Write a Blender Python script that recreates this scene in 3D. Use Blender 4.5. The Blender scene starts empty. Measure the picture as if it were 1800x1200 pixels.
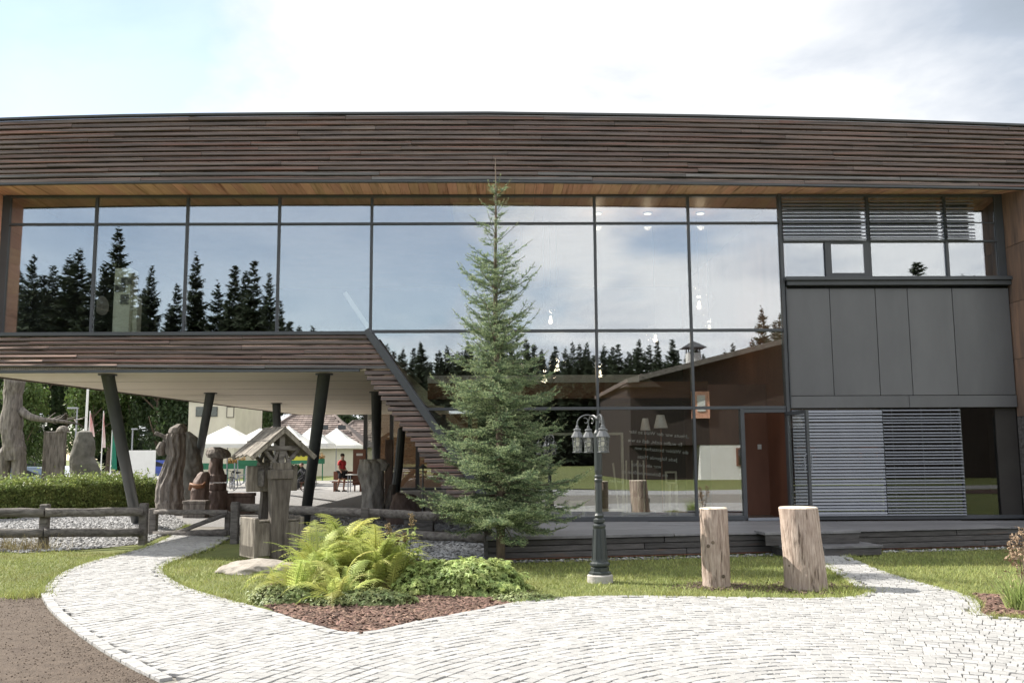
import bpy, math, random
import numpy as np
from mathutils import Vector, Matrix, Euler, noise as mnoise

R = math.radians
rng = random.Random(7)
nr = np.random.default_rng(7)
scn = bpy.context.scene
COL = scn.collection

# ------------------------------------------------------------------ camera, sky, sun, exposure
CAM_H, PITCH, ROLL, FPX = 1.6, .1236, .0058, 1628.5
cam_d = bpy.data.cameras.new('camera')
cam_d.sensor_width = 36.0
cam_d.lens = 36.0 * FPX / 1800.0
cam_d.clip_end = 3000
cam_d.clip_start = .05
cam = bpy.data.objects.new('camera', cam_d)
COL.objects.link(cam)
cam.matrix_world = Matrix.Translation((0, 0, CAM_H)) @ Matrix.Rotation(math.pi/2 + PITCH, 4, 'X') @ Matrix.Rotation(-ROLL, 4, 'Z')
scn.camera = cam

SUN = Vector((-1.1, .41, 1.0)).normalized()          # direction towards the sun
SUN_EL = math.asin(SUN.z)
SUN_AZ = math.atan2(SUN.x, SUN.y)
sun_d = bpy.data.lights.new('sun', 'SUN')
sun_d.energy = 2.75
sun_d.angle = R(.6)
sun_d.color = (1.0, .95, .87)
sun = bpy.data.objects.new('sun', sun_d)
COL.objects.link(sun)
sun.rotation_euler = (-SUN).to_track_quat('-Z', 'Y').to_euler()

scn.view_settings.view_transform = 'Standard'
scn.view_settings.look = 'None'
scn.view_settings.gamma = 1
scn.view_settings.use_curve_mapping = False
scn.view_settings.exposure = 1.9

W = bpy.data.worlds.new('World')
scn.world = W
W.use_nodes = True
def build_world():
    nt = W.node_tree; nt.nodes.clear()
    N = nt.nodes.new; L = nt.links.new
    def math_(op, a, b=None, clamp=False):
        n = N('ShaderNodeMath'); n.operation = op; n.use_clamp = clamp
        for i, v in enumerate((a, b)):
            if v is None: continue
            if isinstance(v, (int, float)): n.inputs[i].default_value = v
            else: L(v, n.inputs[i])
        return n.outputs[0]
    sky = N('ShaderNodeTexSky'); sky.sky_type = 'NISHITA'; sky.sun_disc = False
    sky.sun_elevation = SUN_EL; sky.sun_rotation = SUN_AZ
    sky.air_density = 1.0; sky.dust_density = .15; sky.ozone_density = 1.2
    tc = N('ShaderNodeTexCoord')
    sep = N('ShaderNodeSeparateXYZ'); L(tc.outputs['Generated'], sep.inputs[0])
    x, y, z = sep.outputs
    zz = math_('ADD', math_('MAXIMUM', z, 0.0), .22)
    comb = N('ShaderNodeCombineXYZ')
    L(math_('DIVIDE', x, zz), comb.inputs[0]); L(math_('DIVIDE', y, zz), comb.inputs[1])
    def nz(scale, det, off, rough=.55):
        mp = N('ShaderNodeMapping'); mp.inputs['Location'].default_value = off
        L(comb.outputs[0], mp.inputs[0])
        n = N('ShaderNodeTexNoise'); n.inputs['Scale'].default_value = scale
        n.inputs['Detail'].default_value = det; n.inputs['Roughness'].default_value = rough
        n.inputs['Distortion'].default_value = .3
        L(mp.outputs[0], n.inputs['Vector']); return n.outputs['Fac']
    big = nz(1.3, 7, (3.1, 1.7, 0))
    shade = nz(2.1, 6, (9.2, 4.4, 2.0))
    def ramp(fac, pts):
        r = N('ShaderNodeValToRGB'); el = r.color_ramp.elements
        while len(el) < len(pts): el.new(.5)
        for e, (p, c) in zip(el, pts): e.position = p; e.color = (*c, 1)
        L(fac, r.inputs[0]); return r.outputs[0]
    # broken cloud: clear blue to the west (left), closed cloud in the middle and to the east
    def toward(dx, dy, dz, tight):
        v = Vector((dx, dy, dz)).normalized()
        d = N('ShaderNodeVectorMath'); d.operation = 'DOT_PRODUCT'; d.inputs[1].default_value = v
        L(tc.outputs['Generated'], d.inputs[0])
        return math_('POWER', math_('MAXIMUM', d.outputs['Value'], 0.0), tight)
    clear = math_('ADD', math_('MULTIPLY', toward(-.44, .86, .40, 18), .42),
                         math_('MULTIPLY', toward(-.42, -.88, .20, 9), .55))
    cov = math_('SUBTRACT', math_('ADD', big, .16), clear)
    mask = ramp(cov, [(.40, (.34, .34, .34)), (.54, (1, 1, 1))])
    dark = math_('MULTIPLY', toward(.68, .70, .46, 26), .72)
    sh = math_('ADD', math_('SUBTRACT', math_('ADD', shade, .04), dark), math_('MULTIPLY', toward(.16, .90, .38, 14), .13))
    ccol = ramp(sh, [(.0, (.80, .94, 1.10)), (.28, (1.15, 1.30, 1.52)), (.44, (1.75, 1.84, 1.98)), (.60, (2.4, 2.42, 2.44))])
    # cloud behind the camera is brightened as added fill for the shaded facade
    glow = toward(.05, -1, .30, 1)      # clouds behind the camera are lit from the front
    gl = math_('ADD', math_('MULTIPLY', glow, .72), 1.0)
    sc = N('ShaderNodeVectorMath'); sc.operation = 'SCALE'; L(ccol, sc.inputs[0]); L(gl, sc.inputs['Scale'])
    mix = N('ShaderNodeMix'); mix.data_type = 'RGBA'
    hz = N('ShaderNodeVectorMath'); hz.operation = 'MULTIPLY'; hz.inputs[1].default_value = (.66, .605, .57); L(sky.outputs[0], hz.inputs[0])
    L(mask, mix.inputs['Factor']); L(hz.outputs[0], mix.inputs['A']); L(sc.outputs[0], mix.inputs['B'])
    bg = N('ShaderNodeBackground'); bg.inputs['Strength'].default_value = .13
    L(mix.outputs['Result'], bg.inputs['Color'])
    out = N('ShaderNodeOutputWorld'); L(bg.outputs[0], out.inputs['Surface'])
build_world()

# ------------------------------------------------------------------ measuring helpers (photo 1800 x 1200)
def ray(px, py):
    a, b = px-900, py-600
    cr, sr = math.cos(ROLL), math.sin(ROLL)
    x = a*cr-b*sr; y = a*sr+b*cr
    c, s = math.cos(PITCH), math.sin(PITCH)
    xc, yc = x/FPX, -y/FPX
    return Vector((xc, c-yc*s, s+yc*c))
EYE = Vector((0, 0, CAM_H))
def G(px, py, z=0.0):
    d = ray(px, py); return EYE + d*((z-CAM_H)/d.z)
def D(px, py, Y):
    d = ray(px, py); return EYE + d*(Y/d.y)
YAW = .0156
BO = Vector((0, 17.9, 0)); BE = Vector((math.cos(YAW), math.sin(YAW), 0)); BN = Vector((-math.sin(YAW), math.cos(YAW), 0))
def BL(px, py, w=0.0):
    d = ray(px, py); t = (w-(EYE-BO).dot(BN))/d.dot(BN); q = EYE+d*t
    return (q-BO).dot(BE), q.z
def LW(u, w, z): return BO + BE*u + BN*w + Vector((0, 0, z))
def MIR(px, py, w):
    u, z = BL(px, py, w); return LW(u, -w, z)

# ------------------------------------------------------------------ mesh builder
class MB:
    def __init__(s): s.v = []; s.f = []
    def add(s, vs, fs):
        o = len(s.v); s.v += [tuple(p) for p in vs]; s.f += [tuple(i+o for i in f) for f in fs]; return s
    def box(s, x0, x1, y0, y1, z0, z1, c=0.0, m=None):
        if c > 0:
            return s.cbox(x0, x1, y0, y1, z0, z1, c, m)
        vs = [(x, y, z) for z in (z0, z1) for y in (y0, y1) for x in (x0, x1)]
        if m: vs = [m @ Vector(p) for p in vs]
        return s.add(vs, [(0,2,3,1),(4,5,7,6),(0,1,5,4),(2,6,7,3),(0,4,6,2),(1,3,7,5)])
    def cbox(s, x0, x1, y0, y1, z0, z1, c, m=None):
        bm = MB(); P = {}
        xs, ys, zs = (x0, x1), (y0, y1), (z0, z1)
        idx = {}
        vs = []
        for i in (0, 1):
            for j in (0, 1):
                for k in (0, 1):
                    sx, sy, sz = (1-2*i)*c, (1-2*j)*c, (1-2*k)*c
                    for a in range(3):
                        p = [xs[i]+sx, ys[j]+sy, zs[k]+sz]
                        p[a] = (xs[i], ys[j], zs[k])[a]
                        idx[(i, j, k, a)] = len(vs); vs.append(p)
        I = lambda i, j, k, a: idx[(i, j, k, a)]
        fs = []
        for i in (0, 1):
            q = [I(i,0,0,0), I(i,1,0,0), I(i,1,1,0), I(i,0,1,0)]; fs.append(q if i else q[::-1])
            q = [I(0,i,0,1), I(0,i,1,1), I(1,i,1,1), I(1,i,0,1)]; fs.append(q if i else q[::-1])
            q = [I(0,0,i,2), I(1,0,i,2), I(1,1,i,2), I(0,1,i,2)]; fs.append(q if i else q[::-1])
        for a in (0, 1):
            for b in (0, 1):
                fs.append([I(a,b,0,0), I(a,b,1,0), I(a,b,1,1), I(a,b,0,1)])
                fs.append([I(a,0,b,0), I(a,1,b,0), I(a,1,b,2), I(a,0,b,2)])
                fs.append([I(0,a,b,1), I(1,a,b,1), I(1,a,b,2), I(0,a,b,2)])
                for k in (0, 1): fs.append([I(a,b,k,0), I(a,b,k,1), I(a,b,k,2)])
        if m: vs = [m @ Vector(p) for p in vs]
        return s.add(vs, fs)
    def bar(s, p0, p1, w, h, up=(0, 0, 1), c=0.0):
        p0, p1 = Vector(p0), Vector(p1); d = p1-p0; L = d.length; d.normalize()
        up = Vector(up)
        if abs(d.dot(up)) > .98: up = Vector((0, 1, 0))
        sx = d.cross(up).normalized(); uz = sx.cross(d)
        m = Matrix((( sx.x, d.x, uz.x, p0.x), (sx.y, d.y, uz.y, p0.y), (sx.z, d.z, uz.z, p0.z), (0, 0, 0, 1)))
        return s.box(-w/2, w/2, 0, L, -h/2, h/2, c, m)
    def tube(s, pts, rad, n=8, cap=True, wob=0.0, seed=0):
        pts = [Vector(p) for p in pts]
        if not isinstance(rad, (list, tuple)): rad = [rad]*len(pts)
        rr = random.Random(seed); o = len(s.v); prev = None
        for i, p in enumerate(pts):
            t = (pts[min(i+1, len(pts)-1)]-pts[max(i-1, 0)]).normalized()
            if prev is None:
                a = Vector((0, 0, 1)) if abs(t.z) < .9 else Vector((1, 0, 0))
                x = t.cross(a).normalized()
            else: x = (prev - t*prev.dot(t)).normalized()
            prev = x; y = t.cross(x)
            for k in range(n):
                an = 2*math.pi*k/n; r_ = rad[i]*(1+wob*(rr.random()-.5))
                s.v.append(tuple(p + x*math.cos(an)*r_ + y*math.sin(an)*r_))
        for i in range(len(pts)-1):
            for k in range(n):
                a = o+i*n+k; b = o+i*n+(k+1) % n
                s.f.append((a, b, b+n, a+n))
        if cap:
            s.f.append(tuple(o+k for k in range(n))[::-1]); s.f.append(tuple(o+(len(pts)-1)*n+k for k in range(n)))
        return s
    def lathe(s, prof, n=16, c=(0, 0, 0), m=None):
        o = len(s.v)
        for r_, z in prof:
            for k in range(n):
                a = 2*math.pi*k/n; p = Vector((c[0]+r_*math.cos(a), c[1]+r_*math.sin(a), c[2]+z))
                s.v.append(tuple(m @ p if m else p))
        for i in range(len(prof)-1):
            for k in range(n):
                a = o+i*n+k; b = o+i*n+(k+1) % n; s.f.append((a, b, b+n, a+n))
        s.f.append(tuple(o+k for k in range(n))[::-1]); s.f.append(tuple(o+(len(prof)-1)*n+k for k in range(n)))
        return s
    def prism(s, poly, a, b, axis='z', m=None):
        def P(p, t): return (p[0], p[1], t) if axis == 'z' else (p[0], t, p[1]) if axis == 'y' else (t, p[0], p[1])
        n = len(poly); vs = [P(p, a) for p in poly]+[P(p, b) for p in poly]
        if m: vs = [m @ Vector(p) for p in vs]
        fs = [tuple(range(n))[::-1], tuple(range(n, 2*n))] + [(i, (i+1) % n, (i+1) % n+n, i+n) for i in range(n)]
        return s.add(vs, fs)
    def quad(s, a, b, c, d): return s.add([a, b, c, d], [(0, 1, 2, 3)])
    def mesh(s, name, mat, smooth=False):
        me = bpy.data.meshes.new(name); me.from_pydata(s.v, [], s.f); me.update()
        if mat: me.materials.append(mat)
        import bmesh
        bm = bmesh.new(); bm.from_mesh(me); bmesh.ops.recalc_face_normals(bm, faces=bm.faces); bm.to_mesh(me); bm.free()
        if smooth: me.shade_smooth()
        return me
    def build(s, name, mat, parent=None, smooth=False, loc=None):
        return link(name, s.mesh(name, mat, smooth), parent, loc)

def link(name, me, parent=None, loc=None, rot=None, scale=None):
    o = bpy.data.objects.new(name, me); COL.objects.link(o)
    if parent: o.parent = parent
    if loc is not None: o.location = loc
    if rot is not None: o.rotation_euler = rot
    if scale is not None: o.scale = scale
    return o
def tag(o, label=None, cat=None, group=None, kind=None):
    if label: o['label'] = label
    if cat: o['category'] = cat
    if group: o['group'] = group
    if kind: o['kind'] = kind
    return o
def thing(name, label, cat, loc=(0, 0, 0), rz=0.0, group=None):
    o = bpy.data.objects.new(name, None); COL.objects.link(o); o.empty_display_size = .2
    o.location = loc; o.rotation_euler = (0, 0, rz)
    return tag(o, label, cat, group)
def copy_tree(o, parent=None):
    kids = list(o.children); c = o.copy(); COL.objects.link(c)
    if parent: c.parent = parent
    for k in kids: copy_tree(k, c)
    return c
def np_mesh(name, verts, tris, mat, rnd=None, smooth=False, k=3):
    """fast mesh from arrays; rnd = one random number per face, read by materials"""
    me = bpy.data.meshes.new(name); verts = np.asarray(verts, np.float32); tris = np.asarray(tris, np.int32)
    nf = len(tris)
    me.vertices.add(len(verts)); me.vertices.foreach_set('co', verts.ravel())
    me.loops.add(nf*k); me.loops.foreach_set('vertex_index', tris.ravel())
    me.polygons.add(nf); me.polygons.foreach_set('loop_start', np.arange(0, nf*k, k, dtype=np.int32))
    if smooth: me.polygons.foreach_set('use_smooth', np.ones(nf, bool))
    me.update(calc_edges=True)
    if not smooth: me.shade_flat()
    if rnd is not None:
        a = me.attributes.new('rnd', 'FLOAT', 'FACE'); a.data.foreach_set('value', np.asarray(rnd, np.float32))
    me.materials.append(mat); return me

# ------------------------------------------------------------------ materials
MATS = {}
def mat(name, c1, c2=None, scale=6.0, rough=.7, bump=.0, stretch=(1, 1, 1), detail=5, orand=0.0, frand=0.0, spec=.35,
        metal=0.0, c3=None, scale3=2.0, lo=.35, hi=.65, lo3=.5, hi3=.65, bscale=None, trans=0.0, hue=0.0, coord='Object', disto=0.0):
    """two- or three-tone noise surface with relief; orand / frand vary the value per object / per face"""
    if name in MATS: return MATS[name]
    m = bpy.data.materials.new(name); m.use_nodes = True; MATS[name] = m
    nt = m.node_tree; nt.nodes.clear(); N = nt.nodes.new; L = nt.links.new
    out = N('ShaderNodeOutputMaterial'); b = N('ShaderNodeBsdfPrincipled'); L(b.outputs[0], out.inputs[0])
    b.inputs['Roughness'].default_value = rough; b.inputs['Metallic'].default_value = metal
    b.inputs['Specular IOR Level'].default_value = spec
    tc = N('ShaderNodeTexCoord'); mp = N('ShaderNodeMapping'); mp.inputs['Scale'].default_value = stretch
    L(tc.outputs[coord], mp.inputs[0]); vec = mp.outputs[0]
    oi = N('ShaderNodeObjectInfo')
    if orand:
        va = N('ShaderNodeVectorMath'); va.operation = 'MULTIPLY_ADD'
        va.inputs[1].default_value = (37, 91, 53); cb = N('ShaderNodeCombineXYZ')
        for i in range(3): L(oi.outputs['Random'], cb.inputs[i])
        L(cb.outputs[0], va.inputs[0]); L(vec, va.inputs[2]); vec = va.outputs[0]
    def noise(sc):
        n = N('ShaderNodeTexNoise'); n.inputs['Scale'].default_value = sc; n.inputs['Detail'].default_value = detail
        n.inputs['Roughness'].default_value = .6; n.inputs['Distortion'].default_value = disto; L(vec, n.inputs['Vector']); return n.outputs['Fac']
    def mr(v, a, b_):
        n = N('ShaderNodeMapRange'); n.inputs[1].default_value = a; n.inputs[2].default_value = b_; L(v, n.inputs[0]); return n.outputs[0]
    def mixc(f, A, B):
        x = N('ShaderNodeMix'); x.data_type = 'RGBA'
        L(f, x.inputs['Factor'])
        for s, c in (('A', A), ('B', B)):
            if isinstance(c, tuple): x.inputs[s].default_value = (*c, 1)
            else: L(c, x.inputs[s])
        return x.outputs['Result']
    c2 = c2 or tuple(v*.8 for v in c1)
    col = mixc(mr(noise(scale), lo, hi), c1, c2)
    if c3: col = mixc(mr(noise(scale3), lo3, hi3), col, c3)
    if orand or frand:
        hs = N('ShaderNodeHueSaturation'); L(col, hs.inputs['Color'])
        if frand: at = N('ShaderNodeAttribute'); at.attribute_name = 'rnd'; src = at.outputs['Fac']; amt = frand
        else: src = oi.outputs['Random']; amt = orand
        mm = N('ShaderNodeMapRange'); mm.inputs[3].default_value = 1-amt; mm.inputs[4].default_value = 1+amt; L(src, mm.inputs[0])
        L(mm.outputs[0], hs.inputs['Value'])
        if hue:
            h2 = N('ShaderNodeMath'); h2.operation = 'MULTIPLY'; h2.inputs[1].default_value = 7.13; L(src, h2.inputs[0])
            h3 = N('ShaderNodeMath'); h3.operation = 'FRACT'; L(h2.outputs[0], h3.inputs[0])
            h4 = N('ShaderNodeMapRange'); h4.inputs[3].default_value = .5-hue; h4.inputs[4].default_value = .5+hue; L(h3.outputs[0], h4.inputs[0])
            L(h4.outputs[0], hs.inputs['Hue'])
        col = hs.outputs[0]
    L(col, b.inputs['Base Color'])
    if bump:
        bn = N('ShaderNodeBump'); bn.inputs['Strength'].default_value = bump; bn.inputs['Distance'].default_value = .02
        L(noise(bscale or scale*2.2), bn.inputs['Height']); L(bn.outputs[0], b.inputs['Normal'])
    if trans:
        tl = N('ShaderNodeBsdfTranslucent'); L(col, tl.inputs['Color']); ms = N('ShaderNodeMixShader'); ms.inputs[0].default_value = trans
        L(b.outputs[0], ms.inputs[1]); L(tl.outputs[0], ms.inputs[2]); L(ms.outputs[0], out.inputs[0])
    return m
def glass(name, refl, tint, rough=0.0):
    m = bpy.data.materials.new(name); m.use_nodes = True; nt = m.node_tree; nt.nodes.clear(); N = nt.nodes.new; L = nt.links.new
    out = N('ShaderNodeOutputMaterial'); t = N('ShaderNodeBsdfTransparent'); t.inputs[0].default_value = (*tint, 1)
    g = N('ShaderNodeBsdfGlossy'); g.inputs['Roughness'].default_value = rough; g.inputs['Color'].default_value = (.95, .97, 1, 1)
    fr = N('ShaderNodeFresnel'); ge = N('ShaderNodeNewGeometry'); io = N('ShaderNodeMapRange'); io.inputs[3].default_value = 1.5; io.inputs[4].default_value = 1/1.5
    L(ge.outputs['Backfacing'], io.inputs[0]); L(io.outputs[0], fr.inputs['IOR'])
    mr = N('ShaderNodeMapRange'); mr.inputs[1].default_value = .04; mr.inputs[3].default_value = refl; mr.inputs[4].default_value = 1.0
    L(fr.outputs[0], mr.inputs[0])
    mx = N('ShaderNodeMixShader'); L(mr.outputs[0], mx.inputs[0]); L(t.outputs[0], mx.inputs[1]); L(g.outputs[0], mx.inputs[2]); L(mx.outputs[0], out.inputs[0])
    return m
def emit(name, col, s):
    m = bpy.data.materials.new(name); m.use_nodes = True; nt = m.node_tree; nt.nodes.clear(); N = nt.nodes.new
    out = N('ShaderNodeOutputMaterial'); e = N('ShaderNodeEmission'); e.inputs[0].default_value = (*col, 1); e.inputs[1].default_value = s
    nt.links.new(e.outputs[0], out.inputs[0]); return m

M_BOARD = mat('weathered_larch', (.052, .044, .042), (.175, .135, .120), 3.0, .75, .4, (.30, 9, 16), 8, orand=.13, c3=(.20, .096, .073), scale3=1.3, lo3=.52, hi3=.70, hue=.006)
M_LIP = mat('lit_board_edge', (.74, .50, .385), (.50, .37, .315), 2.5, .75, .3, (.5, 4, 4), 8, orand=.2, c3=(.09, .068, .062), scale3=2.0, lo3=.46, hi3=.60)  # paler tan paints in the light caught along each board's top bevel
M_BOARDG = mat('weathered_larch_grey', (.075, .068, .066), (.20, .19, .185), 3.0, .7, .3, (.35, 9, 16), 8, orand=.15, c3=(.06, .05, .045), scale3=1.5)
M_LARCH = mat('fresh_larch', (.80, .47, .32), (.69, .37, .24), 3.0, .6, .15, (9, .5, 5), 5, orand=.16, hue=.012, c3=(.27, .095, .045), scale3=1.0, lo3=.55, hi3=.75)
M_WLARCH = mat('weathered_reveal_larch', (.27, .165, .115), (.17, .115, .09), 2.0, .65, .2, (4, 4, .5), 6, orand=.15, c3=(.10, .075, .065), scale3=1.5, lo3=.5, hi3=.7)
M_SOFFIT = mat('pale_soffit_wood', (.76, .67, .55), (.66, .565, .445), 1.0, .65, .12, (.5, 9, 1), 6, c3=(.36, .28, .20), scale3=1.1, lo3=.60, hi3=.8)
M_FRAME = mat('anthracite_metal', (.068, .071, .077), (.058, .061, .066), 2.0, .45, 0)
M_PANEL = mat('grey_panel', (.121, .120, .125), (.100, .099, .104), 1.4, .5, .05, (1, 1, .35), orand=.07)
M_GLASS = glass('coated_glass', .24, (.90, .92, .90))
M_GLASSD = glass('dark_glass', .07, (.55, .57, .56))
M_CLEAR = glass('clear_glass', .05, (.93, .94, .93))
M_SLAT = mat('aluminium_slat', (.27, .28, .31), (.24, .25, .28), 3, .4, 0, metal=.2, spec=.5)
M_DARK = mat('dark_interior', (.045, .04, .036), (.035, .03, .028), 1.0, .8)
M_IWOOD = mat('interior_wood', (.26, .135, .07), (.20, .10, .055), 2.0, .5, .05, (1, 1, 7))
M_BROWN = mat('red_brown_wall', (.22, .10, .064), (.16, .07, .045), 1.5, .55, .05, (1, 1, .3))
M_IFLOOR = mat('interior_floor', (.16, .13, .11), (.12, .10, .085), 2.0, .4)
M_WHITE = mat('white_paint', (.72, .71, .68), (.66, .65, .62), 2.0, .6)
M_CREAM = mat('cream_plaster', (.62, .57, .46), (.56, .51, .41), 1.0, .85, .05)
M_COLUMN = mat('dark_column_paint', (.060, .066, .066), (.048, .052, .052), 2.0, .42, .03)
M_DECK = mat('dark_deck_timber', (.085, .078, .076), (.045, .041, .040), 3.0, .6, .3, (.5, 5, 9), 6, orand=.25, c3=(.13, .075, .05), scale3=1.0, lo3=.62, hi3=.8)
M_DECKTOP = mat('grey_deck_top', (.21, .205, .21), (.13, .125, .13), 3.0, .55, .2, (.6, 6, 1), 6, orand=.18)
M_OLDWOOD = mat('silver_old_wood', (.255, .228, .19), (.10, .086, .07), 5.0, .8, .7, (3, 3, .5), 7, orand=.2, c3=(.07, .058, .048), scale3=3.0, lo3=.56, hi3=.72)
M_OLDDARK = mat('dark_old_wood', (.135, .118, .10), (.06, .05, .042), 5.0, .8, .7, (3, 3, .5), 7, orand=.2, c3=(.04, .034, .028), scale3=3.0, lo3=.56, hi3=.72)
M_RAIL = mat('grey_fence_wood', (.17, .155, .14), (.075, .066, .06), 4.0, .8, .6, (1, 5, 5), 6, orand=.2, c3=(.05, .042, .038), scale3=2.0, lo3=.58, hi3=.74)
M_LOG = mat('peeled_log', (.49, .395, .33), (.25, .185, .148), 4.0, .85, 1.0, (9, 9, 1.1), 10, c3=(.11, .078, .058), scale3=2.4, lo3=.57, hi3=.66, orand=.06)
M_LOGTOP = mat('sawn_end', (.66, .58, .47), (.54, .45, .35), 14, .8, .3)
M_STONE = mat('granite_boulder', (.36, .325, .28), (.23, .205, .175), 9.0, .9, .8, (1, 1, 1), 8, c3=(.16, .14, .12), scale3=14, lo3=.58, hi3=.7)
M_ROCK = mat('grey_rock', (.20, .19, .165), (.11, .105, .09), 3.0, .9, .6, (1, 1, 1), 8)
M_COBBLE = mat('granite_sett', (.365, .36, .35), (.295, .29, .28), 22, .85, .3, orand=.10, hue=.008, c3=(.27, .255, .24), scale3=40, lo3=.6, hi3=.75)
M_COBBLEF = mat('granite_setts', (.365, .36, .35), (.295, .29, .28), 22, .85, .3, frand=.13, hue=.010, c3=(.25, .235, .215), scale3=40, lo3=.6, hi3=.75)
M_JOINT = mat('sand_joint', (.23, .215, .19), (.14, .13, .112), 60, .95, .4)
M_SOIL = mat('dry_soil', (.112, .085, .064), (.074, .055, .041), 9, .95, .9, (1, 1, 1), 9, c3=(.065, .046, .034), scale3=2.5, lo3=.56, hi3=.72, bscale=45)
M_CLOD = mat('soil_clod', (.125, .09, .067), (.07, .05, .037), 30, .95, .4, frand=.35)
M_MULCHB = mat('mulch_base', (.085, .052, .038), (.06, .034, .026), 40, .95, .6)
M_MULCH = mat('bark_mulch', (.20, .125, .094), (.10, .062, .048), 30, .9, .2, frand=.6, hue=.012)
M_GRAVEL = mat('grey_gravel', (.38, .375, .37), (.26, .26, .26), 30, .9, .2, frand=.35)
M_GRAVELB = mat('gravel_bed', (.30, .295, .29), (.17, .165, .16), 45, .95, .9, bscale=70)
M_LAWN = mat('lawn', (.15, .165, .05), (.10, .122, .035), 3.0, .95, .6, (1, 1, 1), 8, c3=(.155, .145, .05), scale3=.9, lo3=.52, hi3=.75, bscale=160)
M_BLADE = mat('grass_blade', (.32, .345, .11), (.225, .26, .078), 1.2, .6, 0, frand=.35, trans=.25, hue=.02, c3=(.20, .18, .065), scale3=.8, lo3=.52, hi3=.75)
M_ASPH = mat('parking_asphalt', (.30, .29, .275), (.25, .24, .225), .6, .95, .1)
M_BARK = mat('spruce_bark', (.17, .13, .095), (.085, .064, .048), 14, .9, .8, (1, 1, .4), 7)
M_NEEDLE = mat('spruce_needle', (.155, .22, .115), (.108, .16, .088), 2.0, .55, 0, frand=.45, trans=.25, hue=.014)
M_TIP = mat('spruce_new_needle', (.40, .46, .24), (.30, .37, .185), 2.0, .55, 0, frand=.3, trans=.3, hue=.012)
M_FSPRUCE = mat('dark_spruce', (.050, .070, .036), (.030, .045, .024), .8, .7, 0, frand=.5, trans=.15)
M_LEAF = mat('broad_leaf', (.085, .125, .030), (.05, .085, .022), .7, .5, 0, frand=.5, trans=.35, hue=.02)
M_LEAFD = mat('dark_broad_leaf', (.048, .078, .022), (.03, .052, .016), .7, .5, 0, frand=.5, trans=.3, hue=.015)
M_HEDGE = mat('hedge_leaf', (.26, .31, .095), (.16, .21, .06), 1.5, .45, 0, frand=.5, trans=.35, hue=.02)
M_FERN = mat('fern_frond', (.52, .54, .165), (.36, .42, .125), 3.0, .6, 0, orand=.3, trans=.42, hue=.022)
M_GERAN = mat('geranium_leaf', (.40, .47, .17), (.28, .36, .12), 4.0, .55, 0, frand=.4, trans=.38, hue=.015)
M_COVER = mat('ground_cover_leaf', (.27, .31, .13), (.17, .215, .085), 4.0, .5, 0, frand=.45, trans=.3, hue=.02)
M_LAMP = mat('lamp_green_grey', (.036, .043, .043), (.028, .033, .034), 6, .38, .1, spec=.5)
M_LAMPHAT = mat('lantern_hat', (.125, .13, .135), (.085, .09, .095), 8, .4, .1, spec=.5)
M_CONC = mat('grey_concrete', (.42, .40, .37), (.33, .31, .285), 12, .9, .4)
M_TILE = mat('roof_tile', (.235, .19, .17), (.18, .14, .125), 3, .8, .1, frand=.35)
M_PARASOL = mat('white_canvas', (.82, .81, .77), (.78, .77, .73), 2, .8, 0, trans=.3)

# ------------------------------------------------------------------ ground
def poly_sheet(name, poly, z, m, kind='structure', parent=None):
    mb = MB(); mb.add([(p[0], p[1], z) for p in poly], [tuple(range(len(poly)))])
    o = mb.build(name, m, parent); 
    if kind: tag(o, kind=kind)
    return o
def inpoly(pts, poly):
    pts = np.asarray(pts); x, y = pts[:, 0], pts[:, 1]; r_ = np.zeros(len(pts), bool); n = len(poly); j = n-1
    for i in range(n):
        xi, yi = poly[i]; xj, yj = poly[j]
        c = ((yi > y) != (yj > y)) & (x < (xj-xi)*(y-yi)/((yj-yi) or 1e-9)+xi); r_ ^= c; j = i
    return r_
def gp(l): return [tuple(G(x, y))[:2] for x, y in l]
def smooth_poly(pts, n=2):
    for _ in range(n):
        q = []
        for a, b in zip(pts, pts[1:]):
            q += [(a[0]*.75+b[0]*.25, a[1]*.75+b[1]*.25), (a[0]*.25+b[0]*.75, a[1]*.25+b[1]*.75)]
        pts = [pts[0]]+q+[pts[-1]]
    return pts

ground = MB()
ground.add([(-1500, -1500, 0), (1500, -1500, 0), (1500, 1500, 0), (-1500, 1500, 0)], [(0, 1, 2, 3)])
tag(ground.build('lawn', M_LAWN), kind='structure')

e_soil = smooth_poly(gp([(70, 1046), (85, 1075), (130, 1113), (180, 1148), (235, 1180), (285, 1203)]))
e_left = smooth_poly(gp([(330, 925), (300, 945), (255, 965), (205, 978), (160, 989), (115, 1005), (85, 1025), (70, 1046)]))
e_mid = smooth_poly(gp([(1372, 966), (1420, 985), (1465, 1005), (1505, 1035), (1528, 1050), (1440, 1056), (1300, 1053), (1100, 1050), (970, 1053), (900, 1062), (840, 1076), (730, 1096), (660, 1114), (610, 1117), (560, 1105), (490, 1082), (450, 1070), (400, 1057), (340, 1040), (307, 1025), (284, 1008), (290, 994), (330, 980), (385, 960), (430, 928)]))
e_right = smooth_poly(gp([(1800, 1091), (1722, 1087), (1727, 1062), (1690, 1045), (1630, 1030), (1560, 1010), (1500, 985), (1465, 964)]))
plaza = [(-1.2, 4.0), (1.5, -3.0), (11.0, -3.0), (13.0, 6.2)] + [(10.5, 9.0)] + e_right + e_mid + e_left[:] + e_soil
plaza_o = poly_sheet('cobbled_plaza', plaza, .006, M_JOINT)
# the path that goes on under the building behind the gate
gate_l, gate_r = G(330, 925), G(430, 928)
path_poly = [tuple(gate_l)[:2], tuple(gate_r)[:2], (-6.2, 27), (-7.5, 46), (-14, 46), (-9.8, 27)]
poly_sheet('gravel_path', path_poly, .012, M_GRAVELB)
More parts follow.
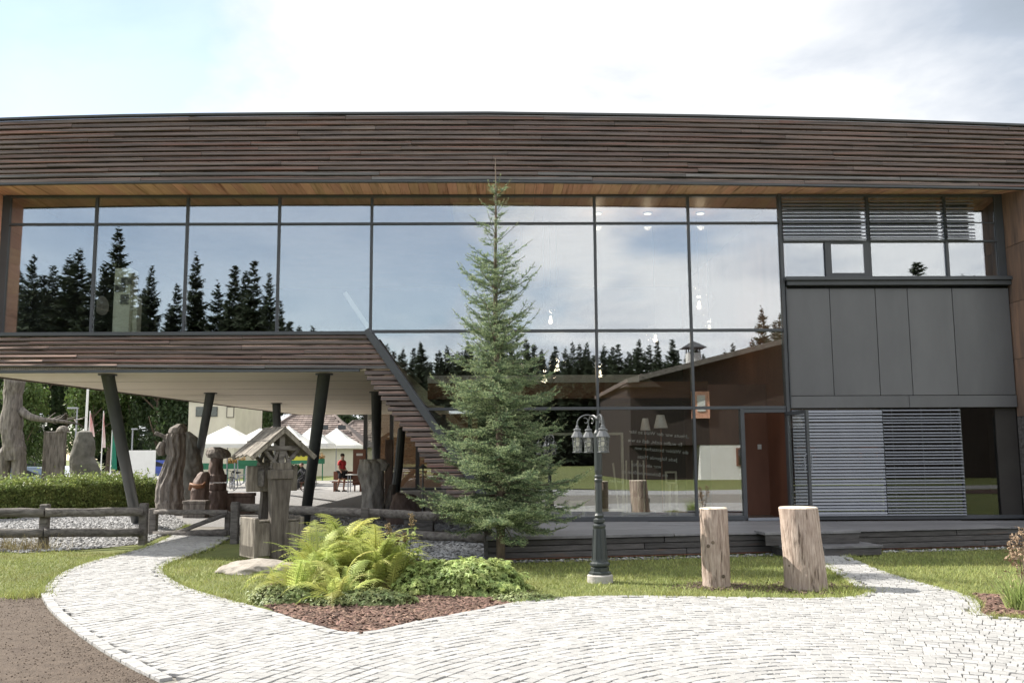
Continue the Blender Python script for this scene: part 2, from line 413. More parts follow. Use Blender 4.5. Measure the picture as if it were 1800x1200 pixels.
# bare soil lower left
soil_poly = [(-1.2, 4.0)] + list(reversed(e_soil)) + gp([(0, 1050)]) + [(-12, 11.4), (-14, 4)]
poly_sheet('soil_bed', soil_poly, .004, M_SOIL)
# gravel strip under fence and building
grav_poly = gp([(-60, 968), (40, 972), (110, 968), (190, 962), (255, 955), (330, 922), (430, 927), (420, 948), (500, 985), (600, 988), (700, 985), (862, 985)]) + [(-.4, 19), (-.4, 46), (-14, 46), (-13.5, 33), (-19, 24), (-16, 19)]
poly_sheet('gravel_bed', grav_poly, .008, M_GRAVELB)
mulch_poly = smooth_poly(gp([(480, 1074), (560, 1102), (612, 1116), (660, 1113), (735, 1095), (845, 1073), (930, 1058), (940, 1040), (800, 1010), (600, 1000), (480, 1020), (455, 1058)]), 1)
poly_sheet('mulch_bed', mulch_poly, .012, M_MULCHB)
mulch_r = gp([(1722, 1085), (1728, 1062), (1700, 1044), (1760, 1047), (1850, 1052), (1900, 1095)])
poly_sheet('mulch_bed', mulch_r, .012, M_MULCHB)
terrace_poly = [(-7.5, 46), (-14, 46), (-22, 46), (-24, 66), (2, 66), (2, 46)]
poly_sheet('restaurant_terrace', terrace_poly, .016, M_ASPH)
car_park = [(-140, 62), (-30, 62), (-26, 80), (-26, 130), (-140, 130)]
poly_sheet('car_park', car_park, .020, M_ASPH)
poly_sheet('service_path', [(-20, 33), (-14, 33), (-24, 66), (-60, 66)], .010, M_ASPH)
# behind the camera: the plaza's second arm and a lawn edge, seen only in the window reflections
poly_sheet('far_path', [(1.5, -3), (11, -3), (30, -9), (60, -14), (60, -17), (28, -12.5), (8, -7), (-4, -14), (-26, -26), (-27, -29), (-4, -18)], .005, M_COBBLEF)
poly_sheet('mulch_bed', [(12, -2), (24, -6.5), (30, -6), (26, -1)], .012, M_MULCHB)

# ------------------------------------------------------------------ granite setts
def sett_mesh(i):
    r_ = random.Random(100+i); mb = MB(); J = [(r_.uniform(-.04, .04), r_.uniform(-.045, .045), r_.uniform(-.002, .002)) for _ in range(4)]
    def ring(z, s): return [((x*s+J[q][0]), (y*s+J[q][1]), z+(J[q][2] if z > .02 else 0)) for q, (x, y) in enumerate(((-.5, -.5), (.5, -.5), (.5, .5), (-.5, .5)))]
    v = ring(-.0, 1.0)+ring(.021, 1.0)+ring(.0245, .95)
    f = [(4, 5, 1, 0)]
    f = []
    for k in range(2):
        for j in range(4):
            a = k*4+j; b = k*4+(j+1) % 4; f.append((a, b, b+4, a+4))
    f.append((8, 9, 10, 11)); mb.add(v, f)
    return mb.mesh('sett', M_COBBLE)
SETTS = [sett_mesh(i) for i in range(8)]
def lay_setts():
    cx, cy = 2.5, 5.2; items = []
    r_ = .75; row = 0
    while r_ < 22:
        pitch = .106*rng.uniform(.95, 1.06); arc = .092
        n = int(r_*R(236)/arc); off = rng.random()
        bw = [arc*rng.uniform(.78, 1.25) for _ in range(n)]; cs = np.cumsum(bw)
        a = np.array([-R(118)+(off*arc+cs[k]-bw[k]/2)/r_ for k in range(n)])
        w = np.array([b_-.005*rng.uniform(.4, 1.8) for b_ in bw])
        an = math.pi/2-a if False else a
        X = cx + np.sin(-an+R(0))*r_; Y = cy + np.cos(an)*r_
        wob = np.sin(an*23+row)*.012
        X += wob*np.sin(-an); Y += wob*np.cos(an)
        for x, y, t, ww in zip(X, Y, an, w): items.append((x, y, t, ww, pitch-.0078*rng.choice((.3, .6, .9, 1.3, 2.0))))
        r_ += pitch; row += 1
    P = np.array(items); ok = inpoly(P[:, :2], plaza) & (P[:, 1] > 4.5) & (P[:, 1] < 20)
    P = P[ok]; edges = [e_soil, e_left, e_mid, e_right]
    dmin = np.full(len(P), 9.0)
    for e in edges:
        A = np.array(e[:-1]); B_ = np.array(e[1:]); AB = B_-A; LL = (AB**2).sum(1)
        for a_, ab, ll in zip(A, AB, LL):
            if ll < 1e-9: continue
            q = P[:, :2]-a_; t = np.clip((q@ab)/ll, 0, 1); dmin = np.minimum(dmin, np.hypot(q[:, 0]-t*ab[0], q[:, 1]-t*ab[1]))
    ok = dmin > .118
    # one edging course laid along each border
    E_ = []
    for e in edges:
        e = np.array(e); sg = np.hypot(*(e[1:]-e[:-1]).T); cum = np.concatenate([[0], np.cumsum(sg)]); d = .06
        while d < cum[-1]-.05:
            k = min(np.searchsorted(cum, d)-1, len(sg)-1); k = max(k, 0); tg = (e[k+1]-e[k])/max(sg[k], 1e-9); p = e[k]+tg*(d-cum[k]); nn = np.array([-tg[1], tg[0]])
            if not inpoly([p+nn*.06], plaza)[0]: nn = -nn
            ln = rng.uniform(.09, .135); c = p+nn*.055
            E_.append((c[0], c[1], math.atan2(tg[1], tg[0]), ln-.007, .098)); d += ln
    P = np.concatenate([P[ok], np.array(E_)]); P = P[(P[:, 1] > 4.5) & (P[:, 1] < 20)]; ok = np.ones(len(P), bool)
    # drop setts whose centre is within 3 cm of the edge so none hangs over
    P = P[ok]
    # pixel check: which are in the picture and nearest
    d = np.hypot(P[:, 0], P[:, 1]); vis = (np.abs(P[:, 0])/P[:, 1] < .545) & (P[:, 1] > 6.75)
    order = np.argsort(np.where(vis, d, 1e6)); near = set(order[:300].tolist())
    V, F, RN = [], [], []; base = [np.array([v.co for v in m.vertices]) for m in SETTS]
    fq = [np.array([list(p.vertices) for p in m.polygons]) for m in SETTS]; o = 0
    for i, (x, y, t, ww, dd) in enumerate(P):
        k = i % 8; tilt = (nr.normal()*.014, nr.normal()*.012); z = .008+nr.normal()*.0014
        rot = t+nr.normal()*.018
        if i in near:
            link('sett', SETTS[k], plaza_o, (x, y, z), (tilt[0], tilt[1], rot), (ww, dd, 1))
        else:
            b = base[k]*[ww, dd, 1]; c, s = math.cos(rot), math.sin(rot)
            q = np.stack([b[:, 0]*c-b[:, 1]*s+x, b[:, 0]*s+b[:, 1]*c+y, b[:, 2]+z+b[:, 0]*tilt[1]+b[:, 1]*tilt[0]], 1)
            V.append(q); F.append(fq[k]+o); o += len(q); RN += [nr.random()]*len(fq[k])
    me = np_mesh('setts', np.concatenate(V), np.concatenate(F), M_COBBLEF, RN, k=4)
    tag(link('setts', me, plaza_o), kind='stuff')
lay_setts()

# ------------------------------------------------------------------ loose ground cover: pebbles, chips, clods, blades
def scatter(poly, n, seed, xr, yr, excl=()):
    r_ = np.random.default_rng(seed); P = np.stack([r_.uniform(*xr, n), r_.uniform(*yr, n)], 1); ok = inpoly(P, poly)
    for e in excl: ok &= ~inpoly(P, e)
    return P[ok]
OCT = np.array([(1, 0, 0), (0, 1, 0), (-1, 0, 0), (0, -1, 0), (0, 0, 1), (0, 0, -1)], float)
OCF = np.array([(0, 1, 4), (1, 2, 4), (2, 3, 4), (3, 0, 4), (1, 0, 5), (2, 1, 5), (3, 2, 5), (0, 3, 5)])
def pebbles(name, P, smin, smax, m, z=.01, flat=.6, seed=3, aspect=1.5):
    r_ = np.random.default_rng(seed); n = len(P); s = r_.uniform(smin, smax, n)
    a = r_.uniform(0, 6.28, n); v = OCT[None]*r_.uniform(.75, 1.25, (n, 6, 1))*s[:, None, None]*np.stack([np.full(n, aspect), np.ones(n), np.full(n, flat)], 1)[:, None]
    t = r_.normal(0, .25, n)
    v[..., 2] += v[..., 0]*t[:, None]
    x = v[..., 0]*np.cos(a)[:, None]-v[..., 1]*np.sin(a)[:, None]; y = v[..., 0]*np.sin(a)[:, None]+v[..., 1]*np.cos(a)[:, None]
    V = np.stack([x+P[:, :1], y+P[:, 1:2], v[..., 2]+z+(s*flat*.5)[:, None]], 2).reshape(-1, 3)
    F = (OCF[None]+np.arange(n)[:, None, None]*6).reshape(-1, 3)
    return np_mesh(name, V, F, m, np.repeat(r_.random(n), 8))
tag(link('pebbles', pebbles('pebbles', scatter(grav_poly, 34000, 1, (-17, 0), (14.5, 28), (path_poly,)), .02, .045, M_GRAVEL)), kind='stuff')
tag(link('bark_chips', pebbles('bark_chips', scatter(mulch_poly, 26000, 2, (-5, 1), (8, 13)), .010, .024, M_MULCH, .014, .35, 4, 2.6)), kind='stuff')
tag(link('bark_chips', pebbles('bark_chips', scatter(mulch_r, 12000, 5, (4, 8), (8, 11.5)), .010, .024, M_MULCH, .014, .35, 5, 2.6)), kind='stuff')
tag(link('soil_clods', pebbles('soil_clods', scatter(soil_poly, 9000, 6, (-8, -1), (6, 12)), .002, .009, M_CLOD, .004, .7, 6, 1.2)), kind='stuff')
M_GRITC = mat('pale_grit', (.21, .17, .135), (.12, .09, .068), 30, .9, .2, frand=.4)
# pale grit along the soil edge
edge = np.array([e_soil[i] for i in nr.integers(0, len(e_soil), 1500)]) + nr.normal(0, .16, (1500, 2)) - [.10, .05]
tag(link('grit', pebbles('grit', edge[inpoly(edge, soil_poly)], .003, .008, M_GRITC, .004, .7, 7, 1.2)), kind='stuff')

def blades(name, P, h, w, m, seed=1, lean=.5):
    r_ = np.random.default_rng(seed); n = len(P); a = r_.uniform(0, 6.28, n); hh = h*r_.uniform(.5, 1.4, n); ww = w*r_.uniform(.7, 1.3, n)
    dx, dy = np.cos(a)*ww/2, np.sin(a)*ww/2; lx, ly = r_.normal(0, lean, n)*hh, r_.normal(0, lean, n)*hh
    z0 = np.zeros(n)
    A = np.stack([P[:, 0]-dx, P[:, 1]-dy, z0], 1); B = np.stack([P[:, 0]+dx, P[:, 1]+dy, z0], 1); C = np.stack([P[:, 0]+lx, P[:, 1]+ly, hh], 1)
    return np_mesh(name, np.stack([A, B, C], 1).reshape(-1, 3), np.arange(3*n).reshape(-1, 3), m, r_.random(n))
deck_front = lambda x: 14.5+.195*x
lawn_mid = list(e_mid)
lawn_all = [(-10.5, 11.0), (-8, 11.2), (11, 8.8), (11.5, 17), (-.4, 14.4), (-.4, 14.6), (-2.5, 14.5), (-10.5, 17.5)]
lp = scatter(lawn_all, 150000, 11, (-10.5, 11.5), (8.8, 17.2), (plaza, soil_poly, grav_poly, mulch_poly, mulch_r))
tag(link('lawn_grass', blades('lawn_grass', lp, .040, .010, M_BLADE, 1)), kind='stuff')
# ragged longer grass along the paving edges
eg = np.array([e_mid[i] for i in nr.integers(0, len(e_mid), 7000)]) + nr.normal(0, .05, (7000, 2))
eg2 = np.array([e_left[i] for i in nr.integers(0, len(e_left), 3000)]) + nr.normal(0, .05, (3000, 2))
eg3 = np.array([e_right[i] for i in nr.integers(0, len(e_right), 3000)]) + nr.normal(0, .05, (3000, 2))
eg = np.concatenate([eg, eg2, eg3]); eg = eg[~inpoly(eg, mulch_poly)]
eg = eg[~((eg[:, 0] > G(455, 1060).x) & (eg[:, 0] < G(900, 1060).x) & (eg[:, 1] < 11.2))]
eg = eg[~inpoly(eg, mulch_r)]
tag(link('edge_grass', blades('edge_grass', eg, .065, .011, M_BLADE, 2, .6)), kind='stuff')
def tuft(px, py, n, r_, h, name='grass_tuft'):
    c = G(px, py); P = np.stack([c.x+nr.normal(0, r_, n), c.y+nr.normal(0, r_*.6, n)], 1)
    return blades(name, P, h, .012, M_BLADE, int(px), .45)
for t_ in ((1490, 1042), (1180, 1050), (40, 1050)):
    tag(link('grass_tuft', tuft(*t_, 260, .16, .09)), kind='stuff')

# ------------------------------------------------------------------ the museum building (local frame: x along facade, y into the building, z up)
bld = thing('museum_building', 'long dark larch-clad building with a big glass front, held up on leaning columns', 'building', BO, YAW)
def inter(pts, x):
    for (x0, y0), (x1, y1) in zip(pts, pts[1:]):
        if x <= x1: return y0+(y1-y0)*(x-x0)/(x1-x0)
    return pts[-1][1]
WF = -.82                                              # front face of the cladding
top_pts = [BL(x, y, WF) for x, y in [(-60, 211), (0, 208), (200, 202.5), (400, 199.5), (850, 197.5), (1200, 202), (1500, 209), (1800, 219), (1900, 223)]]
bot_pts = [BL(x, y, WF) for x, y in [(-60, 327), (0, 325.5), (200, 322.5), (450, 321), (850, 320.5), (1200, 324), (1500, 329), (1790, 333), (1900, 336)]]
ZT = lambda u: inter(top_pts, u)
ZB = lambda u: inter(bot_pts, u)
UL, UR = -10.1, 12.0
UGL = BL(12, 350)[0]
def board_mesh(x0, x1, zf0, zf1, y, parent, name='board', m=M_BOARD, dep=.045, lip=.03, cut0=0.0, cut1=0.0):
    """one weatherboard: the face leans so that the lower lip stands proud, its top edge slopes back"""
    mb = MB(); n = max(1, int((x1-x0)/1.6)); xs = [x0+(x1-x0)*i/n for i in range(n+1)]
    jz = rng.uniform(-.006, .006); jy = rng.uniform(-.008, .008); sag = rng.uniform(-.006, .006)
    prof = lambda x: [(y+dep, zf0(x)), (y-lip+jy, zf0(x)+.004), (y-lip*.9+jy, zf0(x)+.022), (y-.014+jy*.5, zf1(x)-.028), (y+.022, zf1(x)-.010), (y+dep, zf1(x)-.002)]
    for i, x in enumerate(xs):
        b = sag*math.sin(math.pi*i/n)+jz
        for k, (yy, z) in enumerate(prof(x)):
            sh = cut0*(1-k/5) if i == 0 else cut1*(1-k/5) if i == n else 0
            mb.v.append((x+sh, yy, z+b))
    for i in range(n):
        for k in range(5): a = i*6+k; mb.f.append((a, a+6, a+7, a+1))
        mb.f.append((i*6, i*6+5, i*6+11, i*6+6))
    mb.f.append((0, 1, 2, 3, 4, 5)); mb.f.append(tuple(range(n*6, n*6+6))[::-1])
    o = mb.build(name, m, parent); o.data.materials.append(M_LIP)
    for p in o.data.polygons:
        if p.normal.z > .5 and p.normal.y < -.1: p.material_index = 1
    return o
# upper fascia
mb = MB()
us = [UL+(UR-UL)*i/16 for i in range(17)]
for a, b in zip(us, us[1:]):
    mb.add([(a, WF+.05, ZB(a)+.07), (b, WF+.05, ZB(b)+.07), (b, WF+.05, ZT(b)-.04), (a, WF+.05, ZT(a)-.04),
            (a, WF+.30, ZB(a)+.16), (b, WF+.30, ZB(b)+.16), (b, WF+.30, ZT(b)-.04), (a, WF+.30, ZT(a)-.04)],
           [(0, 1, 2, 3), (4, 7, 6, 5), (3, 2, 6, 7), (0, 4, 5, 1)])
fascia = mb.build('upper_fascia', M_DARK, bld)
NC = 13
for k in range(NC):
    u = UL
    first = True
    while u < UR-.05:
        L_ = rng.uniform(2.6, 4.6) if not first else rng.uniform(.8, 4.2)
        first = False
        u1 = min(u+L_, UR)
        if UR-u1 < .6: u1 = UR
        z0 = lambda x, k=k: ZB(x)+.04+(ZT(x)-ZB(x)-.075)*k/NC
        z1 = lambda x, k=k: ZB(x)+.04+(ZT(x)-ZB(x)-.075)*(k+1)/NC-.006
        board_mesh(u+.003, u1-.003, z0, z1, WF, fascia, m=M_BOARDG if (k <= 1 and rng.random() < .4) or rng.random() < .02 else M_BOARD)
        u = u1
for fz, y0, y1 in ((lambda q: (ZB(q), ZB(q)+.038), WF-.035, WF+.05), (lambda q: (ZT(q)-.038, ZT(q)), WF-.05, WF+.05)):
    mb = MB()
    for a, b in zip(us, us[1:]):
        za, zb = fz(a), fz(b)
        v = [(a, y0, za[0]), (b, y0, zb[0]), (b, y0, zb[1]), (a, y0, za[1]), (a, y1, za[0]), (b, y1, zb[0]), (b, y1, zb[1]), (a, y1, za[1])]
        mb.add(v, [(0, 1, 2, 3), (0, 4, 5, 1), (3, 2, 6, 7), (4, 7, 6, 5)])
    mb.build('edge_trim', M_FRAME, fascia)
# roof slab behind the fascia and rear walls
mb = MB(); mb.box(UL, UR, WF+.30, 28.5, 6.9, 7.55); mb.box(UL, UR, 27.9, 28.5, 3.9, 6.9); mb.box(UL, UL+.2, .25, 27.9, 3.9, 6.9)
mb.build('roof', M_FRAME, bld)
# orange soffit boards between fascia and glass
ZS = 6.755
nb = 118
sof = MB().box(UL, UR, -.50, .3, ZS+.075, ZS+.14).build('eave_soffit', M_DARK, bld)
for i in range(nb):
    a = UGL-.066+(UR-UGL+.066)*i/nb; b = UGL-.066+(UR-UGL+.066)*(i+1)/nb-.006
    f0, f1 = ZB(a), ZB(b); y0 = WF+.052; dz = rng.uniform(-.003, .003)
    mb = MB(); mb.add([(a, y0, f0+.008+dz), (b, y0, f1+.008+dz), (b, -.005, ZS+dz), (a, -.005, ZS+dz), (a, y0, f0+.03+dz), (b, y0, f1+.03+dz), (b, -.005, ZS+.025+dz), (a, -.005, ZS+.025+dz)],
                  [(0, 1, 2, 3), (7, 6, 5, 4), (0, 4, 5, 1), (1, 5, 6, 2), (2, 6, 7, 3), (3, 7, 4, 0)])
    mb.build('soffit_board', M_LARCH, sof)

# lower fascia with its raking end
Z1F = lambda u: inter([BL(-60, 589, WF), BL(0, 588, WF), BL(320, 584.5, WF), BL(640, 582.5, WF)], u)
Z0F = lambda u: inter([BL(-60, 648, WF), BL(0, 647, WF), BL(320, 650, WF), BL(640, 652.5, WF)], u)
SL = 1.42                                              # fall of the raking band per metre
uT, zT = BL(648, 584, WF); uBm, zBm = BL(637, 652.5, WF)
UF1 = lambda z: uT+(zT-z)/SL                           # right edge of band
UF0 = lambda z: uBm+(zBm-z)/SL                         # left edge of band (below the level fascia)
low = MB().box(UL, uBm, WF+.05, WF+.28, zBm+.03, zT-.05).build('lower_fascia', M_DARK, bld)
NL = 7
for k in range(NL):
    u = UL; first = True
    za = lambda x, k=k: Z0F(x)+.04+(Z1F(x)-Z0F(x)-.08)*k/NL
    zb = lambda x, k=k: Z0F(x)+.04+(Z1F(x)-Z0F(x)-.08)*(k+1)/NL-.006
    zk = za(-2.7); uend = UF1(zk)-.03
    while u < uend-.05:
        u1 = min(u+(rng.uniform(2.4, 4.2) if not first else rng.uniform(1, 3.6)), uend); first = False
        if uend-u1 < .7: u1 = uend
        board_mesh(u+.003, u1-.003, za, zb, WF, low, m=M_BOARDG if k == 0 else M_BOARD, cut1=.0 if u1 < uend else .04)
        u = u1
MB().box(UL, uBm-.05, WF-.05, WF+.05, zBm-.005, zBm+.04).build('edge_trim', M_FRAME, low); MB().box(UL, uT, WF-.05, WF+.05, zT-.045, zT+.01).build('edge_trim', M_FRAME, low)
# raking band
zbot = .42
band = MB().prism([(UF0(zBm-.1)+.06, zBm-.1), (UF1(zBm-.1)-.06, zBm-.1), (UF1(zbot)-.06, zbot), (UF0(zbot)+.06, zbot)], WF+.05, WF+.2, 'y').build('raking_fascia', M_DARK, bld)
bh = (Z1F(-2.7)-Z0F(-2.7)-.08)/NL
z = zBm+.03
i = 0
while z-bh > zbot-.02:
    z0, z1 = z-bh, z-.006
    board_mesh(UF0(z0)+rng.uniform(-.05, .01), UF1(z0)-.03, lambda x, a=z0: a, lambda x, a=z1: a, WF, band, cut1=.04)
    z -= bh
mb = MB()
d = Vector((1, 0, -SL)).normalized(); nrm = Vector((SL, 0, 1)).normalized()
p0 = Vector((UF1(zT), WF, zT)); p1 = Vector((UF1(zbot), WF, zbot))
L_ = (p1-p0).length
m_ = Matrix(((d.x, 0, nrm.x, p0.x), (0, 1, 0, WF), (d.z, 0, nrm.z, p0.z), (0, 0, 0, 1)))
mb.box(-.06, L_, -.055, .05, -.07, .045, 0, m_)
mb.box(-.02, L_, .05, .80, -.05, .028, 0, m_)
mb.box(-.0, L_, .30, .36, .028, .065, 0, m_)
mb.build('raking_trim', M_FRAME, band)
# inclined underside going back under the hall
mb = MB(); q = lambda u, y, z: (u, y, z)
a0, a1 = (UF0(zBm)+.1, zBm), (UF0(.42)+.1, .42)
mb.add([(a0[0], WF+.2, a0[1]), (a1[0], WF+.2, a1[1]), (a1[0], 27.9, a1[1]), (a0[0], 27.9, a0[1]), (a0[0]+.2, WF+.2, a0[1]), (a1[0]+.2, WF+.2, a1[1]), (a1[0]+.2, 27.9, a1[1]), (a0[0]+.2, 27.9, a0[1])],
       [(0, 1, 2, 3), (7, 6, 5, 4), (0, 4, 5, 1), (1, 5, 6, 2), (2, 6, 7, 3), (3, 7, 4, 0)])
mb.build('inclined_wall', M_BOARD, bld)
# big pale soffit: rises gently to the back
ZSO = lambda w: 3.2+.018*(w+.82)
sl = MB(); us2 = [UL+.0, UF0(3.3)+.15]
sl.add([(us2[0], WF+.05, ZSO(WF)), (us2[1], WF+.05, ZSO(WF)), (us2[1], 28.4, ZSO(28.4)), (us2[0], 28.4, ZSO(28.4)),
        (us2[0], WF+.05, 3.85), (us2[1], WF+.05, 3.85), (us2[1], 28.4, 3.85), (us2[0], 28.4, 3.85)],
       [(0, 1, 2, 3), (7, 6, 5, 4), (0, 4, 5, 1), (1, 5, 6, 2), (2, 6, 7, 3), (3, 7, 4, 0)])
under = sl.build('underside', M_SOFFIT, bld)
mb = MB()
for y in np.arange(2.2, 28, 3.05): mb.box(us2[0]+.01, us2[1]-.02, y, y+.018, ZSO(y)-.004, ZSO(y)+.02)
mb.build('panel_joint', M_OLDWOOD, under)
mb = MB(); mb.add([(UL-.03, WF, ZSO(WF)-.03), (UL-.03, 28.4, ZSO(28.4)-.03), (UL-.03, 28.4, 4.0), (UL-.03, WF, 4.0), (UL-.005, WF, ZSO(WF)-.03), (UL-.005, 28.4, ZSO(28.4)-.03), (UL-.005, 28.4, 4.0), (UL-.005, WF, 4.0)],
       [(0, 1, 2, 3), (7, 6, 5, 4), (0, 4, 5, 1), (1, 5, 6, 2), (2, 6, 7, 3), (3, 7, 4, 0)])
mb.build('side_wall', M_BOARD, bld)

# glazing grid
ZG0, ZTR, ZMID, ZTRL, ZFL = 6.735, 6.168, 4.027, 2.516, .40
MU = [-8.15, -6.37, -4.57, -2.753, 1.65, 3.508, 5.32]
UGL = BL(12, 350)[0]
def pane(u0, u1, z0, z1, w=0.0, m=M_GLASS, par=bld, name='window_pane'):
    return MB().box(u0, u1, w-.008, w+.008, z0, z1).build(name, m, par)
def post(name, u0, u1, z0, z1, y0=-.045, y1=.12, par=bld, m=M_FRAME): return MB().box(u0, u1, y0, y1, z0, z1, .004).build(name, m, par)
cols_ = [UGL]+MU
for a, b in zip(cols_, cols_[1:]):
    pane(a+.03, b-.03, ZTR+.03, ZG0-.03)
    if b <= -2.7: pane(a+.03, b-.03, zT+.06 if False else 3.93, ZTR-.03)
    else: pane(a+.03, b-.03, ZMID+.03, ZTR-.03)
for a, b in [(MU[3], MU[4]), (MU[4], MU[5]), (MU[5], MU[6])]:
    if a < -2: 
        mb = MB(); z0, z1 = ZTRL+.03, ZMID-.03
        mb.prism([(a+.05, z1), (b-.03, z1), (b-.03, z0), (UF1(z0)+.06, z0)], -.008, .008, 'y').build('window_pane', M_GLASS, bld)
        z0, z1 = ZFL+.05, ZTRL-.03
        MB().prism([(UF1(z1)+.06, z1), (b-.03, z1), (b-.03, z0), (UF1(z0)+.06, z0)], -.008, .008, 'y').build('window_pane', M_GLASS, bld)
    else:
        pane(a+.03, b-.03, ZTRL+.03, ZMID-.03)
uD0 = BL(1307, 800)[0]; uD1 = MU[6]-.02
pane(MU[4]+.03, MU[5]-.03, ZFL+.05, ZTRL-.03); txt_pane = bld.children[-1]
pane(MU[5]+.03, uD0-.04, ZFL+.05, ZTRL-.03)
for u in MU[:4]: post('mullion', u-.025, u+.025, 3.93, ZG0)
for u in (MU[4], MU[5]): post('mullion', u-.025, u+.025, ZFL, ZG0)
post('mullion', MU[6]-.02, MU[6]+.045, ZFL, ZG0+.02, -.07)
post('mullion', UGL-.06, UGL+.10, 3.9, ZG0)
post('transom', UGL+.1, MU[6]-.02, ZTR-.022, ZTR+.022, -.04)
post('transom', UGL, MU[6]+.04, ZG0-.028, ZG0+.018, -.043)
post('transom', MU[3], MU[6]-.02, ZMID-.028, ZMID+.028, -.04)
post('transom', UF1(ZTRL)+.04, MU[6]-.02, ZTRL-.028, ZTRL+.028, -.04)
post('sill', UGL, MU[3]+.05, 3.885, 3.935, WF+.05, .1)
post('sill', UF1(ZFL+.06)+.03, uD0, ZFL-.03, ZFL+.06, -.06)
post('door_post', uD0-.045, uD0+.03, ZFL, ZTRL-.028, -.06)
post('door_head', uD0+.03, MU[6]-.02, ZTRL-.10, ZTRL-.03, -.035)
post('threshold', uD0+.03, MU[6]-.02, ZFL-.03, ZFL+.015, -.08, .14, m=M_SLAT)
# left reveal and right end wall
lr = MB().box(UL+.0, UGL-.07, WF+.06, .06, 3.95, ZS+.07).build('reveal', M_LARCH, bld)
for k in range(9):
    z0 = 3.95+k*.31
    MB().box(UGL-.068, UGL-.052, WF+.06, .0, z0, min(z0+.305, ZS-.012)).build('reveal_board', M_LARCH, lr)
UP = BL(1772, 520)[0]
uP0 = BL(1757, 352)[0]; uP1 = BL(1788, 760)[0]; UPp = (uP0+uP1)/2+.03
rr = MB().box(UPp+.02, UPp+1.6, WF+.03, 10.7, .1, ZS-.01).build('end_wall', M_DARK, bld)
for k in range(6):
    z0 = .1+k*1.11
    MB().box(UPp+.001, UPp+.02, WF+.02, -.002, z0, min(z0+1.1, ZS-.012)).build('reveal_board', M_WLARCH if k >= 2 else M_BOARDG, rr)
for k in range(5):
    MB().box(UPp+.02+k*.2, UPp+.215+k*.2, WF+.0, WF+.03, .1, min(6.3, ZB(UPp+.4)-.01)).build('front_board', M_BOARDG, rr)
# upper right windows with outer blinds
R0 = MU[6]+.05; RB = UPp
zw0 = BL(1560, 491)[1]; 
um1 = BL(1526, 420)[0]; um2 = BL(1664, 450)[0]; um3 = BL(1740, 450)[0]; us0 = BL(1451, 455)[0]
ztr2 = BL(1560, 425)[1]; ztr3 = BL(1560, 392)[1]
pane(R0+.02, us0-.03, zw0+.03, ztr2-.02); pane(um1+.03, um2-.03, zw0+.03, ztr2-.02); pane(um2+.03, RB-.18, zw0+.03, ztr2-.02)
pane(R0+.02, um1-.03, ztr2+.02, ZG0-.04); pane(um1+.03, um2-.03, ztr2+.02, ZG0-.04); pane(um2+.03, RB-.18, ztr2+.02, ZG0-.04)
for u in (um1, um2): post('mullion', u-.028, u+.028, zw0, ZG0-.03, -.05)
post('mullion', RB-.17, RB-.005, zw0, ZG0, -.03, .2)
post('transom', R0, RB-.17, ztr2-.018, ztr2+.02, -.045); post('transom', R0, RB-.17, ZG0-.035, ZG0+.01, -.05)
post('transom', R0, RB-.17, ztr3-.012, ztr3+.012, -.012, .06)
sash = MB(); z0, z1 = zw0+.03, ztr2-.02
for a, b, c, d_ in ((us0-.02, us0+.10, z0, z1), (um1-.125, um1-.03, z0, z1), (us0+.10, um1-.125, z0, z0+.09), (us0+.10, um1-.125, z1-.035, z1)): sash.box(a, b, -.06, .06, c, d_)
so = sash.build('sash', M_FRAME, bld); MB().box(us0+.10, um1-.125, -.05, -.035, z0+.09, z1-.035).build('sash_pane', M_GLASS, so)
post('sill', R0-.02, RB-.0, zw0-.045, zw0+.028, -.20, .1); post('sill', R0+.02, RB-.0, BL(1560, 503)[1]+.0, zw0-.05, -.15, .1)
def blind(u0, u1, z0, z1, w, pitch, gap_w=.0, name='blind', tilt=R(38), dep=.055):
    fr = MB()
    n = int((z1-z0)/pitch)
    for u in np.linspace(u0+.12*(u1-u0), u1-.12*(u1-u0), 3): fr.tube([(u, w, z0), (u, w, z1)], .0025, 4)
    fr.box(u0, u1, w-.02, w+.02, z0-.025, z0)
    b = fr.build(name, M_SLAT, bld)
    me = MB(); c, s = math.cos(tilt), math.sin(tilt)
    prof = [(-dep/2, 0), (-.25*dep, .006), (.25*dep, .006), (dep/2, 0)]
    pv = [(y*c-zz*-s*0-zz*0, y) for y, zz in prof]
    for x in (u0, u1):
        for y, zz in prof: me.v.append((x, w+y*c-zz*s, y*s+zz*c))
        for y, zz in prof: me.v.append((x, w+y*c-(zz-.003)*s, y*s+(zz-.003)*c))
    for k in range(3): me.f.append((k, k+1, k+9, k+8)); me.f.append((k+4, k+12, k+13, k+5))
    me.f += [(0, 8, 12, 4), (3, 7, 15, 11), (0, 4, 5, 6, 7, 3, 2, 1), (8, 9, 10, 11, 15, 14, 13, 12)]
    m = me.mesh('slat', M_SLAT)
    for k in range(n):
        link('slat', m, b, (0, rng.uniform(-.001, .001), z0+(k+.6)*pitch+rng.uniform(-.002, .002)), (0, rng.uniform(-.0012, .0012), 0))
    return b
zbl = BL(1450, 421, -.12)[1]
blind(BL(1374, 400, -.12)[0]+.03, BL(1522, 400, -.12)[0], zbl+.02, ZG0-.06, -.12, .072, dep=.07)
blind(BL(1530, 400, -.12)[0], BL(1658, 400, -.12)[0], zbl+.02, ZG0-.06, -.12, .072, dep=.07)
blind(BL(1664, 400, -.12)[0], BL(1713, 400, -.12)[0], zbl+.02, ZG0-.06, -.12, .072, dep=.07)
